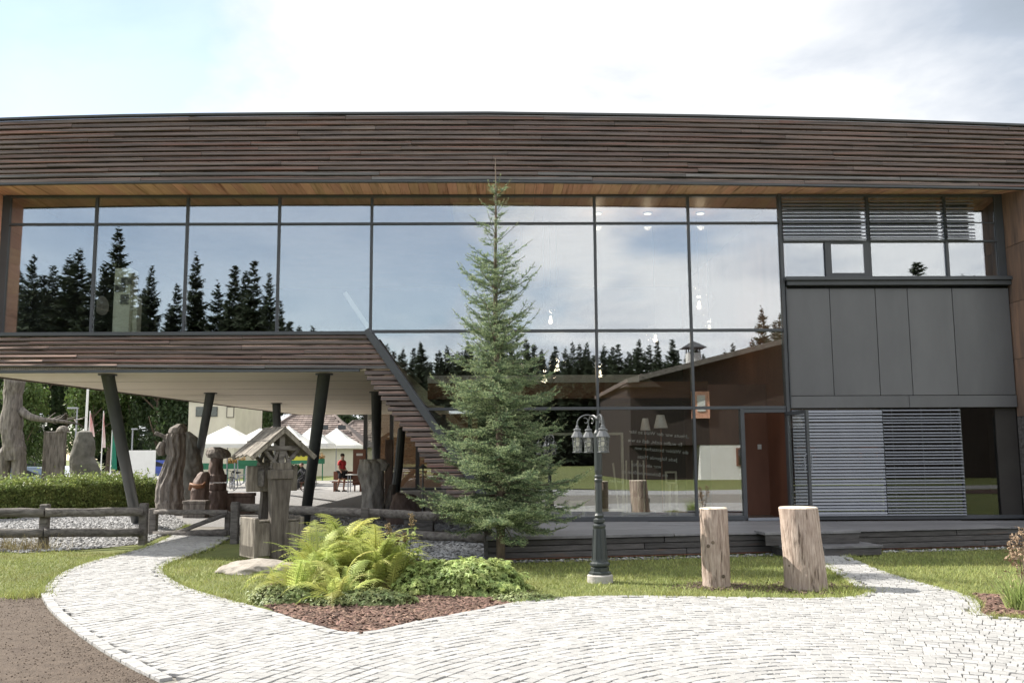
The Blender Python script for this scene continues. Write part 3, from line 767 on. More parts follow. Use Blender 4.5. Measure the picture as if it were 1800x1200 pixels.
# grey panels
zp1 = BL(1560, 506, -.06)[1]; zp0 = BL(1560, 695, -.06)[1]; zb0 = BL(1560, 716, -.06)[1]
pu = [R0+.02]+[BL(x, 600, -.06)[0] for x in (1462, 1543, 1600, 1679)]+[RB-.02]
back = MB().box(R0, RB-.01, .0, .15, zb0, zp1-.0).build('panel_backing', M_DARK, bld)
for a, b in zip(pu, pu[1:]): MB().box(a+.006, b-.006, -.06+rng.uniform(-.004, .004), 0, zp0+.008, zp1-.012, .003).build('panel', M_PANEL, back)
um = BL(1598, 706, -.06)[0]
MB().box(R0+.02, um-.004, -.075, 0, zb0, zp0-.004, .003).build('panel', M_PANEL, back); MB().box(um+.004, RB-.02, -.075, 0, zb0, zp0-.004, .003).build('panel', M_PANEL, back)
MB().box(R0-.0, R0+.016, -.10, .1, zb0-.0, zp1+.02).build('panel_edge', M_FRAME, back)
# ground floor right: glass wall with two long blinds
GW = .06
um4 = BL(1690, 800, GW)[0]; ube = BL(1553, 800, GW)[0]
zgf = zb0-.01
pane(R0+.03, ube-.02, ZFL+.04, zgf, GW); pane(ube+.02, um4-.02, ZFL+.04, zgf, GW, M_GLASSD)
pane(um4+.02, BL(1752, 800, GW)[0], ZFL+.04, zgf, GW, M_GLASSD)
MB().box(BL(1752, 800, GW)[0]+.01, RB-.005, .03, .35, ZFL, zgf).build('dark_pier', M_DARK, bld)
post('mullion', ube-.02, ube+.02, ZFL, zgf, .02, .14); post('mullion', um4-.02, um4+.02, ZFL, zgf, .02, .14)
post('sill', R0, RB-.005, ZFL-.03, ZFL+.04, -.03, .14)
ub0 = BL(1423, 820, -.05)[0]; ub1 = BL(1555, 820, -.05)[0]
blind(R0+.03, ub1, ZFL+.07, zgf-.005, -.05, .0605, tilt=R(50), dep=.062)
blind(ub1+.012, BL(1692, 800, -.05)[0], ZFL+.07, zgf-.005, -.05, .0605, tilt=R(26), dep=.060)
# open door leaf
hx = MU[6]-.03; dw = .83
door = thing_part = None
dm = MB(); z0, z1 = ZFL+.02, ZTRL-.09
for a, b, c, e in ((0, .07, z0, z1), (dw-.07, dw, z0, z1), (.07, dw-.07, z0, z0+.09), (.07, dw-.07, z1-.07, z1)): dm.box(a, b, -.025, .025, c, e)
door = dm.build('door', M_FRAME, bld, loc=(hx, -.06, 0)); door.rotation_euler = (0, 0, -R(81))
MB().box(.07, dw-.07, -.008, .008, z0+.09, z1-.07).build('door_glass', M_CLEAR, door)
h = MB()
for s in (-1, 1):
    zc = .4+1.02
    h.tube([(dw-.04, s*.025, zc-.12), (dw-.04, s*.07, zc-.10), (dw-.04, s*.07, zc+.18), (dw-.04, s*.025, zc+.20)], .011, 6)
    h.tube([(dw-.04, s*.025, zc), (dw-.04, s*.06, zc), (dw-.16, s*.06, zc)], .010, 6)
h.build('handle', M_SLAT, door)
MB().bar((.05, .03, z1-.02), (.32, .07, z1-.01), .03, .03).build('door_closer', M_SLAT, door)

# ---------------- interior shell
UI0 = -2.6
MB().box(UL+.25, UPp, .3, 10.5, 6.82, 6.9).build('ceiling', M_IWOOD, bld)
MB().box(UL+.25, UI0, .15, 10.5, 3.86, 3.90).build('upper_floor', M_IFLOOR, bld)
MB().box(-.15, UPp, .15, 10.5, .30, .36).build('ground_floor', M_IFLOOR, bld)
MB().box(UL+.2, UPp, 10.5, 10.7, 3.9, 6.9).build('back_wall', M_DARK, bld)
MB().box(-.9, UPp, 10.5, 10.7, .2, 3.89).build('back_wall', M_DARK, bld)
MB().box(5.42, 5.5, .2, 10.4, .36, 6.8).build('partition', M_BROWN, bld)
MB().box(5.5, UPp, .9, 1.0, .36, 6.8).build('room_wall', M_DARK, bld)
# vestibule wall of red-brown timber seen through the open door
vw = MB().box(4.2, 5.42, 1.7, 1.8, .36, 3.1).build('vestibule_wall', M_BROWN, bld)
for (x, y, ww, hh, mm) in ((1335, 785, .075, .10, M_WHITE), (1372, 781, .05, .14, M_WHITE), (1361, 746, .20, .065, None)):
    u, zz = BL(x, y, 1.69); MB().box(u-ww/2, u+ww/2, 1.675, 1.699, zz-hh/2, zz+hh/2).build('exit_sign' if mm is None else 'wall_switch', mm or mat('exit_green', (.20, .32, .24)), vw)
# mezzanine edge
u0, z0 = BL(915, 668, 7.0); u1, _ = BL(1110, 668, 7.0)
mz = MB().box(u0-2.5, 5.4, 7.0, 10.4, BL(1000, 700, 7.0)[1], BL(1000, 671, 7.0)[1]).build('gallery', M_IWOOD, bld)
MB().box(u0-2.5, u1+.2, 6.94, 7.0, BL(1000, 671, 7.0)[1]-.02, BL(1000, 659, 7.0)[1]).build('gallery_edge', M_WHITE, mz)
# pale box stands in for the lit patch on the ceiling
a = BL(795, 355, .6); b = BL(940, 355, .6)
MB().box(a[0], b[0], .8, 1.9, 6.60, 6.82).build('lit_ceiling_patch', mat('lit_ceiling_tone', (.62, .45, .26)), bld)

# lettering on the glass, read from inside
lines = [('„Heute war der Wald so klar', 1212, 770, .098), ('Er wußte nicht, daß es wie', 1200, 784, .098), ('die Wälder bestachen von', 1211, 798, .098), ('Jede folgende Mitte', 1191, 811, .098), ('war ein milchig', 1163, 823, .095), ('am Böhmen müßten zu', 1175, 838, .095), ('werden', 1098, 849, .095)]
def lettering(s, size, m, parent, loc, rot, depth=.002, mirror=False, name='lettering', align='LEFT'):
    cu = bpy.data.curves.new(name, 'FONT'); cu.body = s; cu.size = size; cu.extrude = depth; cu.align_x = align; cu.resolution_u = 2
    tmp = bpy.data.objects.new(name, cu); COL.objects.link(tmp)
    dg = bpy.context.evaluated_depsgraph_get(); me = bpy.data.meshes.new_from_object(tmp.evaluated_get(dg))
    bpy.data.objects.remove(tmp)
    if mirror:
        me.transform(Matrix.Scale(-1, 4, (1, 0, 0))); me.flip_normals()
    me.materials.clear(); me.materials.append(m)
    return link(name, me, parent, loc, rot)
M_LET = mat('white_letter_film', (.52, .52, .50))
for s, px, py, sz in lines:
    u, z = BL(px, py, .02)
    lettering(s, sz, M_LET, txt_pane, (u-.01, .016, z), (R(90), R(5.3), 0), .0015, True)

# leaning columns
def column(px, py, Yb, tx, ty, rad=.122):
    b = G(px, py); b = Vector((b.x, b.y, 0))
    d = ray(tx, ty)
    # top where the ray meets the sloping underside
    t = 10.0
    for _ in range(60):
        q = EYE+d*t; zz = ZSO((q-BO).dot(BN)); t += (zz-q.z)/d.z if d.z > 1e-4 else 0
    q = EYE+d*t
    inv = lambda p: ((p-BO).dot(BE), (p-BO).dot(BN), p.z)
    A, Bq = Vector(inv(b)), Vector(inv(q))
    o = MB().tube([A-(Bq-A)*.02, Bq+(Bq-A)*.01], rad, 18).build('column', M_COLUMN, bld, smooth=True)
    ax = (Bq-A)
    MB().lathe([(rad+.05, -.03), (rad+.05, .0)], 18, tuple(Bq)).build('cap_plate', M_FRAME, o)
for c_ in ((241, 921, 0, 189, 657), (335, 884, 0, 370, 690), (535, 923, 0, 570, 656)): column(*c_)
column(489, 868, 0, 486, 708, .14); column(661, 868, 0, 662, 688, .145)
# far glass wall under the building
gy = 27.8
ua, _ = BL(642, 780, gy); ub, _ = BL(800, 780, gy)
fg = MB()
for u in np.linspace(ua, ub+2, 6): fg.box(u-.09, u+.09, gy-.05, gy+.2, .1, ZSO(gy)-.02)
fg.box(ua, ub+2, gy-.04, gy+.15, 1.05, 1.12); fg.box(ua, ub+2, gy-.04, gy+.15, 0.0, .12)
fg = fg.build('glass_wall_frame', M_FRAME, bld)
for a, b in zip(np.linspace(ua, ub+2, 6), np.linspace(ua, ub+2, 6)[1:]): pane(a+.09, b-.09, .12, ZSO(gy)-.02, gy, M_GLASS, fg)
MB().box(ua, ub+2.2, gy+4.0, gy+4.2, 0, 3.9).build('rear_wall', M_IWOOD, bld)

# deck with fascia boards, steps
deck = thing('timber_deck', 'low dark timber deck along the foot of the glass front', 'deck', (0, 0, 0))
def dpos(x): return deck_front(x)
X0, X1 = -.42, 11.5
yb = lambda x: 17.9+x*YAW-.06
n = 12
xs = [X0+(X1-X0)*i/n for i in range(n+1)]
ZD = lambda x: .385-.004*max(0, x)
mb = MB()
mb.prism([(X0+.03, dpos(X0)+.05), (X1, dpos(X1)+.05), (X1, yb(X1)), (X0+.03, yb(X0))], .10, .33); mb.build('joists', M_DARK, deck)
for i in range(3):
    f0, f1 = i/3, (i+1)/3-.012
    for a, b in zip(xs[::3], xs[3::3]):
        y0a, y0b = dpos(a)+(yb(a)-dpos(a))*f0, dpos(b)+(yb(b)-dpos(b))*f0
        y1a, y1b = dpos(a)+(yb(a)-dpos(a))*f1, dpos(b)+(yb(b)-dpos(b))*f1
        if i == 0: y0a -= .04; y0b -= .04
        j = rng.uniform(-.003, .003)
        MB().prism([(a+.006, y0a), (b-.006, y0b), (b-.006, y1b), (a+.006, y1a)], .335+j, ZD(b)+j).build('deck_plank', M_DECKTOP, deck)
for k in range(3):
    z0 = .055+k*.093; u = X0
    while u < X1-.1:
        u1 = min(u+rng.uniform(2.2, 4.4), X1)
        if X1-u1 < .8: u1 = X1
        mb = MB(); m_ = Matrix.Translation((u, dpos(u), 0)) @ Matrix.Rotation(math.atan(.195), 4, 'Z')
        mb.box(.004, (u1-u)*math.hypot(1, .195)-.004, -.005+rng.uniform(-.006, .006), .035, z0, z0+.084, .006, m_); mb.build('face_board', M_DECK, deck); u = u1
mb = MB(); m_ = Matrix.Translation((X0, dpos(X0)+.02, 0)) @ Matrix.Rotation(math.atan(.195), 4, 'Z')
mb.box(0, 12.1, 0, .03, .035, .052, 0, m_); mb.build('base_strip', mat('rusty_strip', (.24, .11, .07), (.16, .08, .05), 4), deck)
MB().box(X0-.0, X0+.035, dpos(X0)-.02, yb(X0), .05, .33).build('side_board', M_DECK, deck)
# gravel strip at the foot of the deck
strip = [(X0-.2, dpos(X0)-.22), (X1, dpos(X1)-.22), (X1, dpos(X1)+.1), (X0-.2, dpos(X0)+.1)]
poly_sheet('gravel_strip', strip, .006, M_GRAVELB)
tag(link('pebbles', pebbles('pebbles', scatter(strip, 5000, 9, (-1, 11.5), (14, 17)), .015, .032, M_GRAVEL)), kind='stuff')
st = thing('deck_steps', 'two low grey timber steps in front of the open door', 'steps', (0, 0, 0))
s0 = G(1313, 960).x
m_ = Matrix.Translation((s0+.03, dpos(s0), 0)) @ Matrix.Rotation(math.atan(.195), 4, 'Z')
w_ = 1.62
MB().box(0, w_, -.62, -.31, .135, .175, .004, m_).build('tread', M_DECKTOP, st); MB().box(0, w_, -.31, -.0, .138, .178, .004, m_).build('tread', M_DECKTOP, st)
MB().box(.02, w_-.02, -.60, -.565, .02, .134, .004, m_).build('riser', M_DECK, st)
MB().box(.02, .05, -.565, .0, .02, .134, 0, m_).build('stringer', M_DECK, st); MB().box(w_-.05, w_-.02, -.565, 0, .02, .134, 0, m_).build('stringer', M_DECK, st)
MB().box(-.25, w_-.2, -.33, .05, .345, .392, .004, m_).build('tread', M_DECKTOP, st); MB().box(-.23, w_-.22, -.31, -.28, .18, .344, .004, m_).build('riser', M_DECK, st)

# antenna rod on the roof
p = BL(1788, 204, 1.5); rod = MB().tube([(0, 0, 0), (0, 0, .62)], [.03, .022], 8).build('roof_rod', M_WHITE, None, loc=LW(p[0], 1.5, 7.55))
tag(rod, 'thin white rod standing on the roof at the far right end', 'rod')

# ------------------------------------------------------------------ garden spruce in front of the glass
def perp(d):
    a = np.array([0, 0, 1.0]) if abs(d[2]) < .9 else np.array([1.0, 0, 0]); x = np.cross(d, a); x /= np.linalg.norm(x); return x, np.cross(d, x)
class Needles:
    """bottle-brush needles along twigs: one slim triangle per needle"""
    def __init__(s): s.A = []; s.B = []; s.C = []; s.R = []
    def twig(s, p0, p1, dens, nl, nw, r_, val):
        p0, p1 = np.asarray(p0, float), np.asarray(p1, float); d = p1-p0; L = np.linalg.norm(d)
        n = max(4, int(L*dens)); d /= L; x, y = perp(d); t = r_.random(n)
        an = r_.uniform(0, 6.283, n); l_ = nl*r_.uniform(.7, 1.2, n)
        base = p0+np.outer(t*L, d); out = np.outer(np.cos(an), x)+np.outer(np.sin(an), y)
        out[:, 2] += .25
        tip = base+(out*.80+d*.62)*l_[:, None]; sd = np.cross(out, d)*nw*.5
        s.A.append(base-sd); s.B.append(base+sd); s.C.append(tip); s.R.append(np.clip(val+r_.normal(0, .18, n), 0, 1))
    def mesh(s, name, m):
        V = np.stack([np.concatenate(s.A), np.concatenate(s.B), np.concatenate(s.C)], 1).reshape(-1, 3)
        return np_mesh(name, V, np.arange(len(V)).reshape(-1, 3), m, np.concatenate(s.R))
def garden_spruce():
    b = G(880, 992); r_ = np.random.default_rng(21); H = 6.27
    root = thing('spruce_tree', 'young green spruce standing alone on the lawn before the glass front', 'tree', (b.x, b.y, 0))
    lean = lambda z: np.array([-.012*z+.02*math.sin(z*1.3), .0, z])
    zs = np.linspace(-.05, H, 16)
    MB().tube([lean(z) for z in zs], [max(.004, .062*(1-z/H)**.8+.004) for z in zs], 8, wob=.15).build('trunk', M_BARK, root, smooth=True)
    old, new, wood = Needles(), Needles(), MB()
    # leader
    new.twig(lean(5.0), lean(H), 240, .012, .003, r_, .5)
    prof = [(.70, .95, -.10), (.80, 1.15, -.08), (.92, 1.30, -.05), (1.05, 1.25, .02), (1.25, 1.26, .05), (1.5, 1.05, .10), (1.72, 1.0, .14), (1.95, 1.0, .16), (2.2, .86, .20), (2.42, .90, .22), (2.65, .78, .25), (2.9, .74, .28),
            (3.12, .68, .30), (3.35, .66, .32), (3.55, .60, .36), (3.8, .60, .42), (4.05, .66, .45), (4.22, .42, .5), (4.42, .52, .5), (4.62, .30, .5), (4.78, .46, .62), (5.02, .20, .6), (5.20, .30, .75), (5.47, .30, .82)]
    for wi, (z, Lr, el) in enumerate(prof):
        z *= 1+.036*max(0, (z-1.5)/4)
        dens_k = 1.0 if z < 3.4 else .8
        nb_ = 12 if z < 2.7 else 10 if z < 3.6 else 8 if z < 4.6 else 5
        a0 = r_.uniform(0, 6.28)
        for k in range(nb_):
            az = a0+k*6.283/nb_+r_.normal(0, .20); L = Lr*(1.26 if 2.9 < z < 4.7 else 1.14)*r_.uniform(.70, 1.08) if r_.random() > .06 else Lr*1.3
            e0 = el+r_.normal(0, .09); zz = z+r_.normal(0, .05)
            o = lean(zz); dirh = np.array([math.cos(az), math.sin(az), 0])
            n = max(4, int(L/.09)); pts = [o]; e = e0
            for i in range(n):
                f = i/n
                e = e0+(.75*f*f if z < 4.3 else .1*f)-.22*math.sin(f*3.1)*(1 if z < 3 else .2)
                pts.append(pts[-1]+(dirh*math.cos(e)+np.array([0, 0, math.sin(e)]))*L/n)
            wood.tube(pts, [max(.003, .013*(L/1.2)*(1-i/(n+.5))) for i in range(n+1)], 4, cap=False)
            side = np.array([-dirh[1], dirh[0], 0]); up = np.array([0, 0, 1.0])
            for i in range(1, n+1):
                f = i/n; seg = pts[i]-pts[i-1]
                if f > .12:
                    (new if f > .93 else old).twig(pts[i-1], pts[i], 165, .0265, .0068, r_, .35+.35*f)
                if f < .10 or f > .97: continue
                for sgn in (-1, 1):
                    for rep in range(2):
                        if r_.random() < (.24 if z < 4.0 else .30 if z < 4.7 else .72): continue
                        bl = (.34*L**.5*(1-f)**.75+.055)*r_.uniform(.6, 1.15)*(1.0 if z < 3.2 else .80)
                        dd = seg/np.linalg.norm(seg)*.62+side*sgn*(.75)+up*r_.normal(-.02, .16); dd /= np.linalg.norm(dd)
                        q0 = pts[i-1]+seg*r_.random(); q1 = q0+dd*bl+np.array([0, 0, -.10*bl])
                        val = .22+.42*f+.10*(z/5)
                        tip = q0+(q1-q0)*.72
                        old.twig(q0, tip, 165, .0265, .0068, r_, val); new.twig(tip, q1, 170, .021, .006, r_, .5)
                        if bl > .13:
                            for s2 in (-1, 1):
                                for tt in (.3, .5, .7):
                                    if r_.random() < .2: continue
                                    x, y = perp(dd); t0 = q0+(q1-q0)*(tt+r_.normal(0, .05)); dl = bl*(1-tt)*.62*r_.uniform(.6, 1.2)+.025
                                    w_ = dd*.7+side*0+np.cross(up, dd)*s2*.65+up*r_.normal(-.02, .14); w_ /= np.linalg.norm(w_)
                                    t1 = t0+w_*dl; mid = t0+w_*dl*.62
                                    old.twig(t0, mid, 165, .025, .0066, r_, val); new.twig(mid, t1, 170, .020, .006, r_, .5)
    wood.build('branches', M_BARK, root)
    link('needles', old.mesh('needles', M_NEEDLE), root); link('young_needles', new.mesh('young_needles', M_TIP), root)
    # low stake ring round the trunk foot
    MB().lathe([(.070, .52), (.078, .53), (.078, .57), (.070, .58)], 10).build('trunk_tie', M_BARK, root)
garden_spruce()

# ------------------------------------------------------------------ log posts
def log_post(px, py, ptop, wpx0, wpx1, label, seed, lean=0.0):
    b = G(px, py); r0, r1 = wpx0/2/FPX*b.y, wpx1/2/FPX*b.y
    h = 1.6-(ptop-796)/FPX*b.y
    root = thing('log_post', label, 'log post', (b.x, b.y+r0*.5, 0), 0, 'upright log posts beside the path')
    n = 56; nz_ = 26; mb = MB()
    for i in range(nz_+1):
        z = -.03+(h+.03)*i/nz_; t = i/nz_; rad = r0+(r1-r0)*t
        for k in range(n):
            a = 6.283*k/n
            f = mnoise.noise(Vector((math.cos(a)*1.6+seed, math.sin(a)*1.6, z*1.4)))*.05 + mnoise.noise(Vector((math.cos(a)*9, math.sin(a)*9+seed, z*1.5)))*.028 + mnoise.noise(Vector((math.cos(a)*5, math.sin(a)*5+seed*2, z*9)))*.018
            if t < .1: f += (.1-t)*.2
            f += .02*mnoise.noise(Vector((math.cos(a)*14, math.sin(a)*14+seed, z*12)))
            rr_ = rad*(1+f); mb.v.append((math.cos(a)*rr_+.006*math.sin(z*2+seed)+lean*z, math.sin(a)*rr_, z + (0 if i < nz_ else 0)))
    for i in range(nz_):
        for k in range(n):
            a = i*n+k; b2 = i*n+(k+1) % n; mb.f.append((a, b2, b2+n, a+n))
    body = mb.build('trunk', M_LOG, root, smooth=True)
    top = [mb.v[nz_*n+k] for k in range(n)]; cm = MB(); cm.v = [(x*1.0, y*1.0, z) for x, y, z in top]+[(x*.95+.05*lean*z, y*.95, z+.014) for x, y, z in top]+[(.006*math.sin(z*2+seed)+lean*z, 0, z+.016)]
    for k in range(n): k2 = (k+1) % n; cm.f += [(k, k2, n+k2, n+k), (n+k, n+k2, 2*n)]
    cm.build('sawn_top', M_LOGTOP, root)
    r_ = random.Random(seed)
    for j in range(3):
        a = r_.uniform(3.4, 6.0); z = r_.uniform(.1, h-.1); rr_ = r0+(r1-r0)*z/h
        MB().lathe([(.026, -.01), (.022, .012), (.008, .016)], 9, m=Matrix.Translation((math.cos(a)*rr_*.97, math.sin(a)*rr_*.97, z)) @ Vector((math.cos(a), math.sin(a), 0)).to_track_quat('Z', 'Y').to_matrix().to_4x4()).build('branch_knot', M_BARK, root)
    # trodden soil round the foot
    P = np.stack([b.x+nr.normal(0, r0*1.15, 900), b.y+r0*.5+nr.normal(0, r0*.9, 900)], 1)
    P = P[np.hypot(P[:, 0]-b.x, P[:, 1]-b.y-r0*.5) > r0*.95]
    tag(link('bare_soil', pebbles('bare_soil', P, .006, .02, M_CLOD, .012, .5, seed, 1.5)), kind='stuff')
    return root, h
log_post(1262, 1033, 888, 49, 48, 'slimmer upright peeled log standing between the lamp and the thicker log', 3)
lr_, lh_ = log_post(1422, 1037, 888, 70, 66, 'thick upright peeled log standing right beside the narrow cobbled path', 8, -.05)
MB().box(.19, .235, -.05, .05, .40, .50, .006).build('iron_ring_plate', M_FRAME, lr_)

# ------------------------------------------------------------------ garden lamp
def garden_lamp():
    b = G(1056, 1024); root = thing('garden_lamp', 'dark green cast iron lamp post with hanging lanterns on curled arms', 'lamp post', (b.x, b.y+.08, 0))
    MB().lathe([(.165, -.02), (.165, .085), (.15, .10)], 24).build('concrete_foot', M_CONC, root)
    MB().lathe([(.145, .10), (.145, .125), (.12, .14), (.12, .185), (.105, .20)], 8).build('base', M_LAMP, root)
    MB().lathe([(.115, .20), (.13, .215), (.13, .24), (.105, .26), (.10, .30), (.075, .68), (.085, .70), (.085, .72), (.06, .74)], 16).build('fluted_base', M_LAMP, root, smooth=False)
    fl = MB()
    for k in range(8):
        a = k*math.pi/4+.2; fl.tube([(math.cos(a)*.100, math.sin(a)*.100, .29), (math.cos(a)*.077, math.sin(a)*.077, .67)], .009, 5)
    fl.build('flutes', M_LAMP, root)
    MB().lathe([(.055, .74), (.075, .76), (.075, .79), (.05, .81), (.062, .84), (.05, .86), (.045, .87), (.042, 1.27), (.054, 1.28), (.054, 1.30), (.044, 1.315), (.054, 1.33), (.054, 1.345), (.04, 1.36), (.05, 1.42), (.05, 1.9), (.03, 1.94), (.022, 2.06), (.03, 2.08), (.012, 2.12)], 16).build('pole', M_LAMP, root, smooth=False)
    for a_, r0 in ((189, .272), (279, .24), (62, .22), (118, .22)):
        a = R(a_); dx, dy = math.cos(a), math.sin(a)
        pts = []
        for i in range(22):
            t = i/21*1.25*math.pi; rad = .105
            pts.append((r0/2+rad*0-math.cos(t)*r0/2*1.0, 2.02+math.sin(t)*.115))
        pts = [(.03, 1.90), (.015, 1.97)]+pts
        hook = []
        for i in range(14):
            t = i/13*4.2; rr_ = .05*(1-i/18); hook.append((r0*.60+math.cos(t+1.2)*rr_, 2.05+math.sin(t+1.2)*rr_))
        arm = MB().tube([(dx*x, dy*x, z) for x, z in pts[:-4]+[(r0, 1.985)]], .0085, 6)
        arm.tube([(dx*x, dy*x, z) for x, z in hook], .006, 5)
        ao = arm.build('arm', M_LAMPHAT, root)
        cx, cy = dx*r0, dy*r0
        L_ = MB().lathe([(.012, 2.0), (.02, 1.985), (.02, 1.965), (.045, 1.955), (.05, 1.94), (.040, 1.925), (.080, 1.855), (.082, 1.845), (.075, 1.845), (.045, 1.90)], 8, (cx, cy, 0)).build('lantern_hat', M_LAMPHAT, root)
        cage = MB()
        for k in range(6):
            t = k*math.pi/3; x0, y0 = math.cos(t), math.sin(t)
            cage.tube([(cx+x0*.062, cy+y0*.062, 1.85), (cx+x0*.048, cy+y0*.048, 1.655)], .0065, 5)
            t2 = (k+1)*math.pi/3; x1, y1 = math.cos(t2), math.sin(t2)
            for z, q in ((1.79, .057), (1.725, .053), (1.66, .049)): cage.tube([(cx+x0*q, cy+y0*q, z), (cx+x1*q, cy+y1*q, z)], .0045, 4)
        cage.lathe([(.066, 1.648), (.066, 1.660), (.02, 1.64)], 6, (cx, cy, 0))
        co = cage.build('lantern_cage', M_LAMPHAT, root)
        gl = MB()
        for k in range(6):
            t, t2 = k*math.pi/3, (k+1)*math.pi/3
            A = [(cx+math.cos(t)*.058, cy+math.sin(t)*.058, 1.85), (cx+math.cos(t2)*.058, cy+math.sin(t2)*.058, 1.85), (cx+math.cos(t2)*.050, cy+math.sin(t2)*.044, 1.66), (cx+math.cos(t)*.058, cy+math.sin(t)*.044, 1.66)]
            Bq = [(cx+(p[0]-cx)*.95, cy+(p[1]-cy)*.95, p[2]) for p in A]
            gl.add(A+Bq, [(0, 1, 2, 3), (7, 6, 5, 4), (0, 4, 5, 1), (2, 6, 7, 3)])
        gl.build('lantern_glass', M_LANT, co)
        MB().lathe([(.018, 1.84), (.028, 1.80), (.028, 1.76), (.012, 1.73)], 8, (cx, cy, 0)).build('bulb', M_WHITE, co)
M_LANT = glass('lantern_glass', .10, (.93, .93, .90), .15)
garden_lamp()

# ------------------------------------------------------------------ boulder and wooden well shrine
def rock(name, label, cat, loc, size, seed, m, subdiv=4, amp=.22, group=None, rz=0, flat=0):
    import bmesh
    bm = bmesh.new(); bmesh.ops.create_icosphere(bm, subdivisions=subdiv, radius=1)
    for v in bm.verts:
        p = v.co.copy(); f = 1+amp*mnoise.fractal(p*1.3+Vector((seed, 0, 0)), 1.0, 2.0, 5)+amp*.6*mnoise.noise(p*.8+Vector((0, seed, 0)))
        v.co = Vector((p.x*size[0], p.y*size[1], p.z*size[2]))*f
    me = bpy.data.meshes.new(name); bm.to_mesh(me); bm.free(); me.materials.append(m); me.shade_smooth()
    o = link(name, me, None, loc, (0, 0, rz)); return tag(o, label, cat, group)
b = G(432, 1012)
rock('boulder', 'low pale granite boulder under the wooden well', 'boulder', (b.x+.03, b.y+.55, .03), (.56, .46, .13), 4.2, M_STONE)
def well():
    b = G(467, 990); root = thing('wooden_well', 'old wooden trough with posts and a little gabled plank roof', 'well', (b.x, b.y+.32, .06), R(36))
    z0 = .05
    def slab(name, x0, x1, y0, y1, za, zb, m=M_OLDWOOD, c=.012, par=root, tw=0): return MB().box(x0, x1, y0, y1, za, zb, c).build(name, m, par)
    # trough: two blocks with a gap for the front post
    for a, b_ in ((-.40, -.13), (.13, .40)):
        t = MB(); t.box(a, b_, -.30, -.24, z0, .56, .01); t.box(a, b_, .24, .30, z0, .56, .01); t.box(a, b_, -.24, .24, z0, .20)
        o = t.build('trough_side', M_OLDWOOD, root)
        e = a if a < 0 else b_; s = -1 if a < 0 else 1
        slab('end_board', min(e, e-s*.07), max(e, e-s*.07)+.0, -.325, .325, z0-.03, .63)
        slab('rim_board', min(a, b_)+(.07 if s < 0 else .0), max(a, b_)-(.07 if s > 0 else .0), -.31, -.19, .565, .60)
        slab('rim_board', min(a, b_)+(.07 if s < 0 else .0), max(a, b_)-(.07 if s > 0 else .0), .19, .31, .565, .60)
    # front slab: a split trunk, slightly curved, widening at the foot
    def trunk(y, th, w0, w1, ztop, zb, bend, name):
        mb = MB(); n = 10
        for i in range(n+1):
            t = i/n; z = zb+(ztop-zb)*t; w = w0+(w1-w0)*t; cx = bend*math.sin(t*3.0)
            for sx, sy in ((-.5, -.5), (.5, -.5), (.5, .5), (-.5, .5)):
                mb.v.append((cx+sx*w*(1+.06*math.sin(t*9+sx)), y+sy*th*(1-.2*t), z))
        for i in range(n):
            for k in range(4): mb.f.append((i*4+k, i*4+(k+1) % 4, (i+1)*4+(k+1) % 4, (i+1)*4+k))
        mb.f += [(3, 2, 1, 0), (n*4, n*4+1, n*4+2, n*4+3)]
        return mb.build(name, M_OLDDARK, root)
    trunk(-.30, .15, .25, .33, 1.36, .02, -.02, 'front_post'); trunk(.26, .13, .22, .26, 1.36, .5, .03, 'rear_post')
    slab('collar', -.185, .185, -.385, -.215, 1.22, 1.36, M_OLDDARK, .006)
    slab('cross_board', -.42, .42, .02, .06, 1.02, 1.42); slab('bracket', -.25, -.215, -.20, .02, 1.10, 1.36, M_RAIL)
    # roof frame
    zr, ze, hw, y0, y1 = 2.02, 1.58, .50, -.44, .46
    for y in (-.30, .27):
        slab('king_post', -.045, .045, y-.04, y+.04, 1.36, 1.93, M_RAIL, .004)
        slab('cap_beam', -.28, .28, y-.045, y+.045, 1.66, 1.73, M_RAIL, .004)
        for s in (-1, 1):
            MB().bar((s*.05, y, 1.40), (s*.30, y, 1.70), .05, .05, c=.004).build('brace', M_RAIL, root)
            MB().bar((s*.16, y, 1.38), (s*.05, y, 1.66), .045, .045, c=.004).build('brace', M_RAIL, root)
        slab('saddle', -.15, .15, y-.06, y+.06, 1.36, 1.47, M_OLDWOOD, .006)
    slab('ridge_beam', -.035, .035, y0+.04, y1-.04, 1.90, 1.97, M_RAIL, .004)
    for s in (-1, 1):
        for y in (y0+.03, y1-.05): MB().bar((0, y, zr-.045), (s*(hw+.02), y, ze-.04), .05, .075, c=.004).build('verge_board', M_OLDWOOD, root)
        nbd = 9
        for k in range(nbd):
            ya = y0+(y1-y0)*k/nbd; yb_ = ya+(y1-y0)/nbd-.006; dz = rng.uniform(-.004, .008); ex = rng.uniform(-.02, .03)
            p0, p1 = Vector((-s*.015, (ya+yb_)/2, zr+dz)), Vector((s*(hw+ex), (ya+yb_)/2, ze+dz-(ex*.88)))
            MB().bar(p0, p1, yb_-ya, .022, c=.004).build('roof_plank', M_OLDWOOD, root)
        MB().bar((s*.25, y0-.02, zr-.215), (s*.25, y1+.02, zr-.215), .03, .022).build('batten', M_RAIL, root)
well()

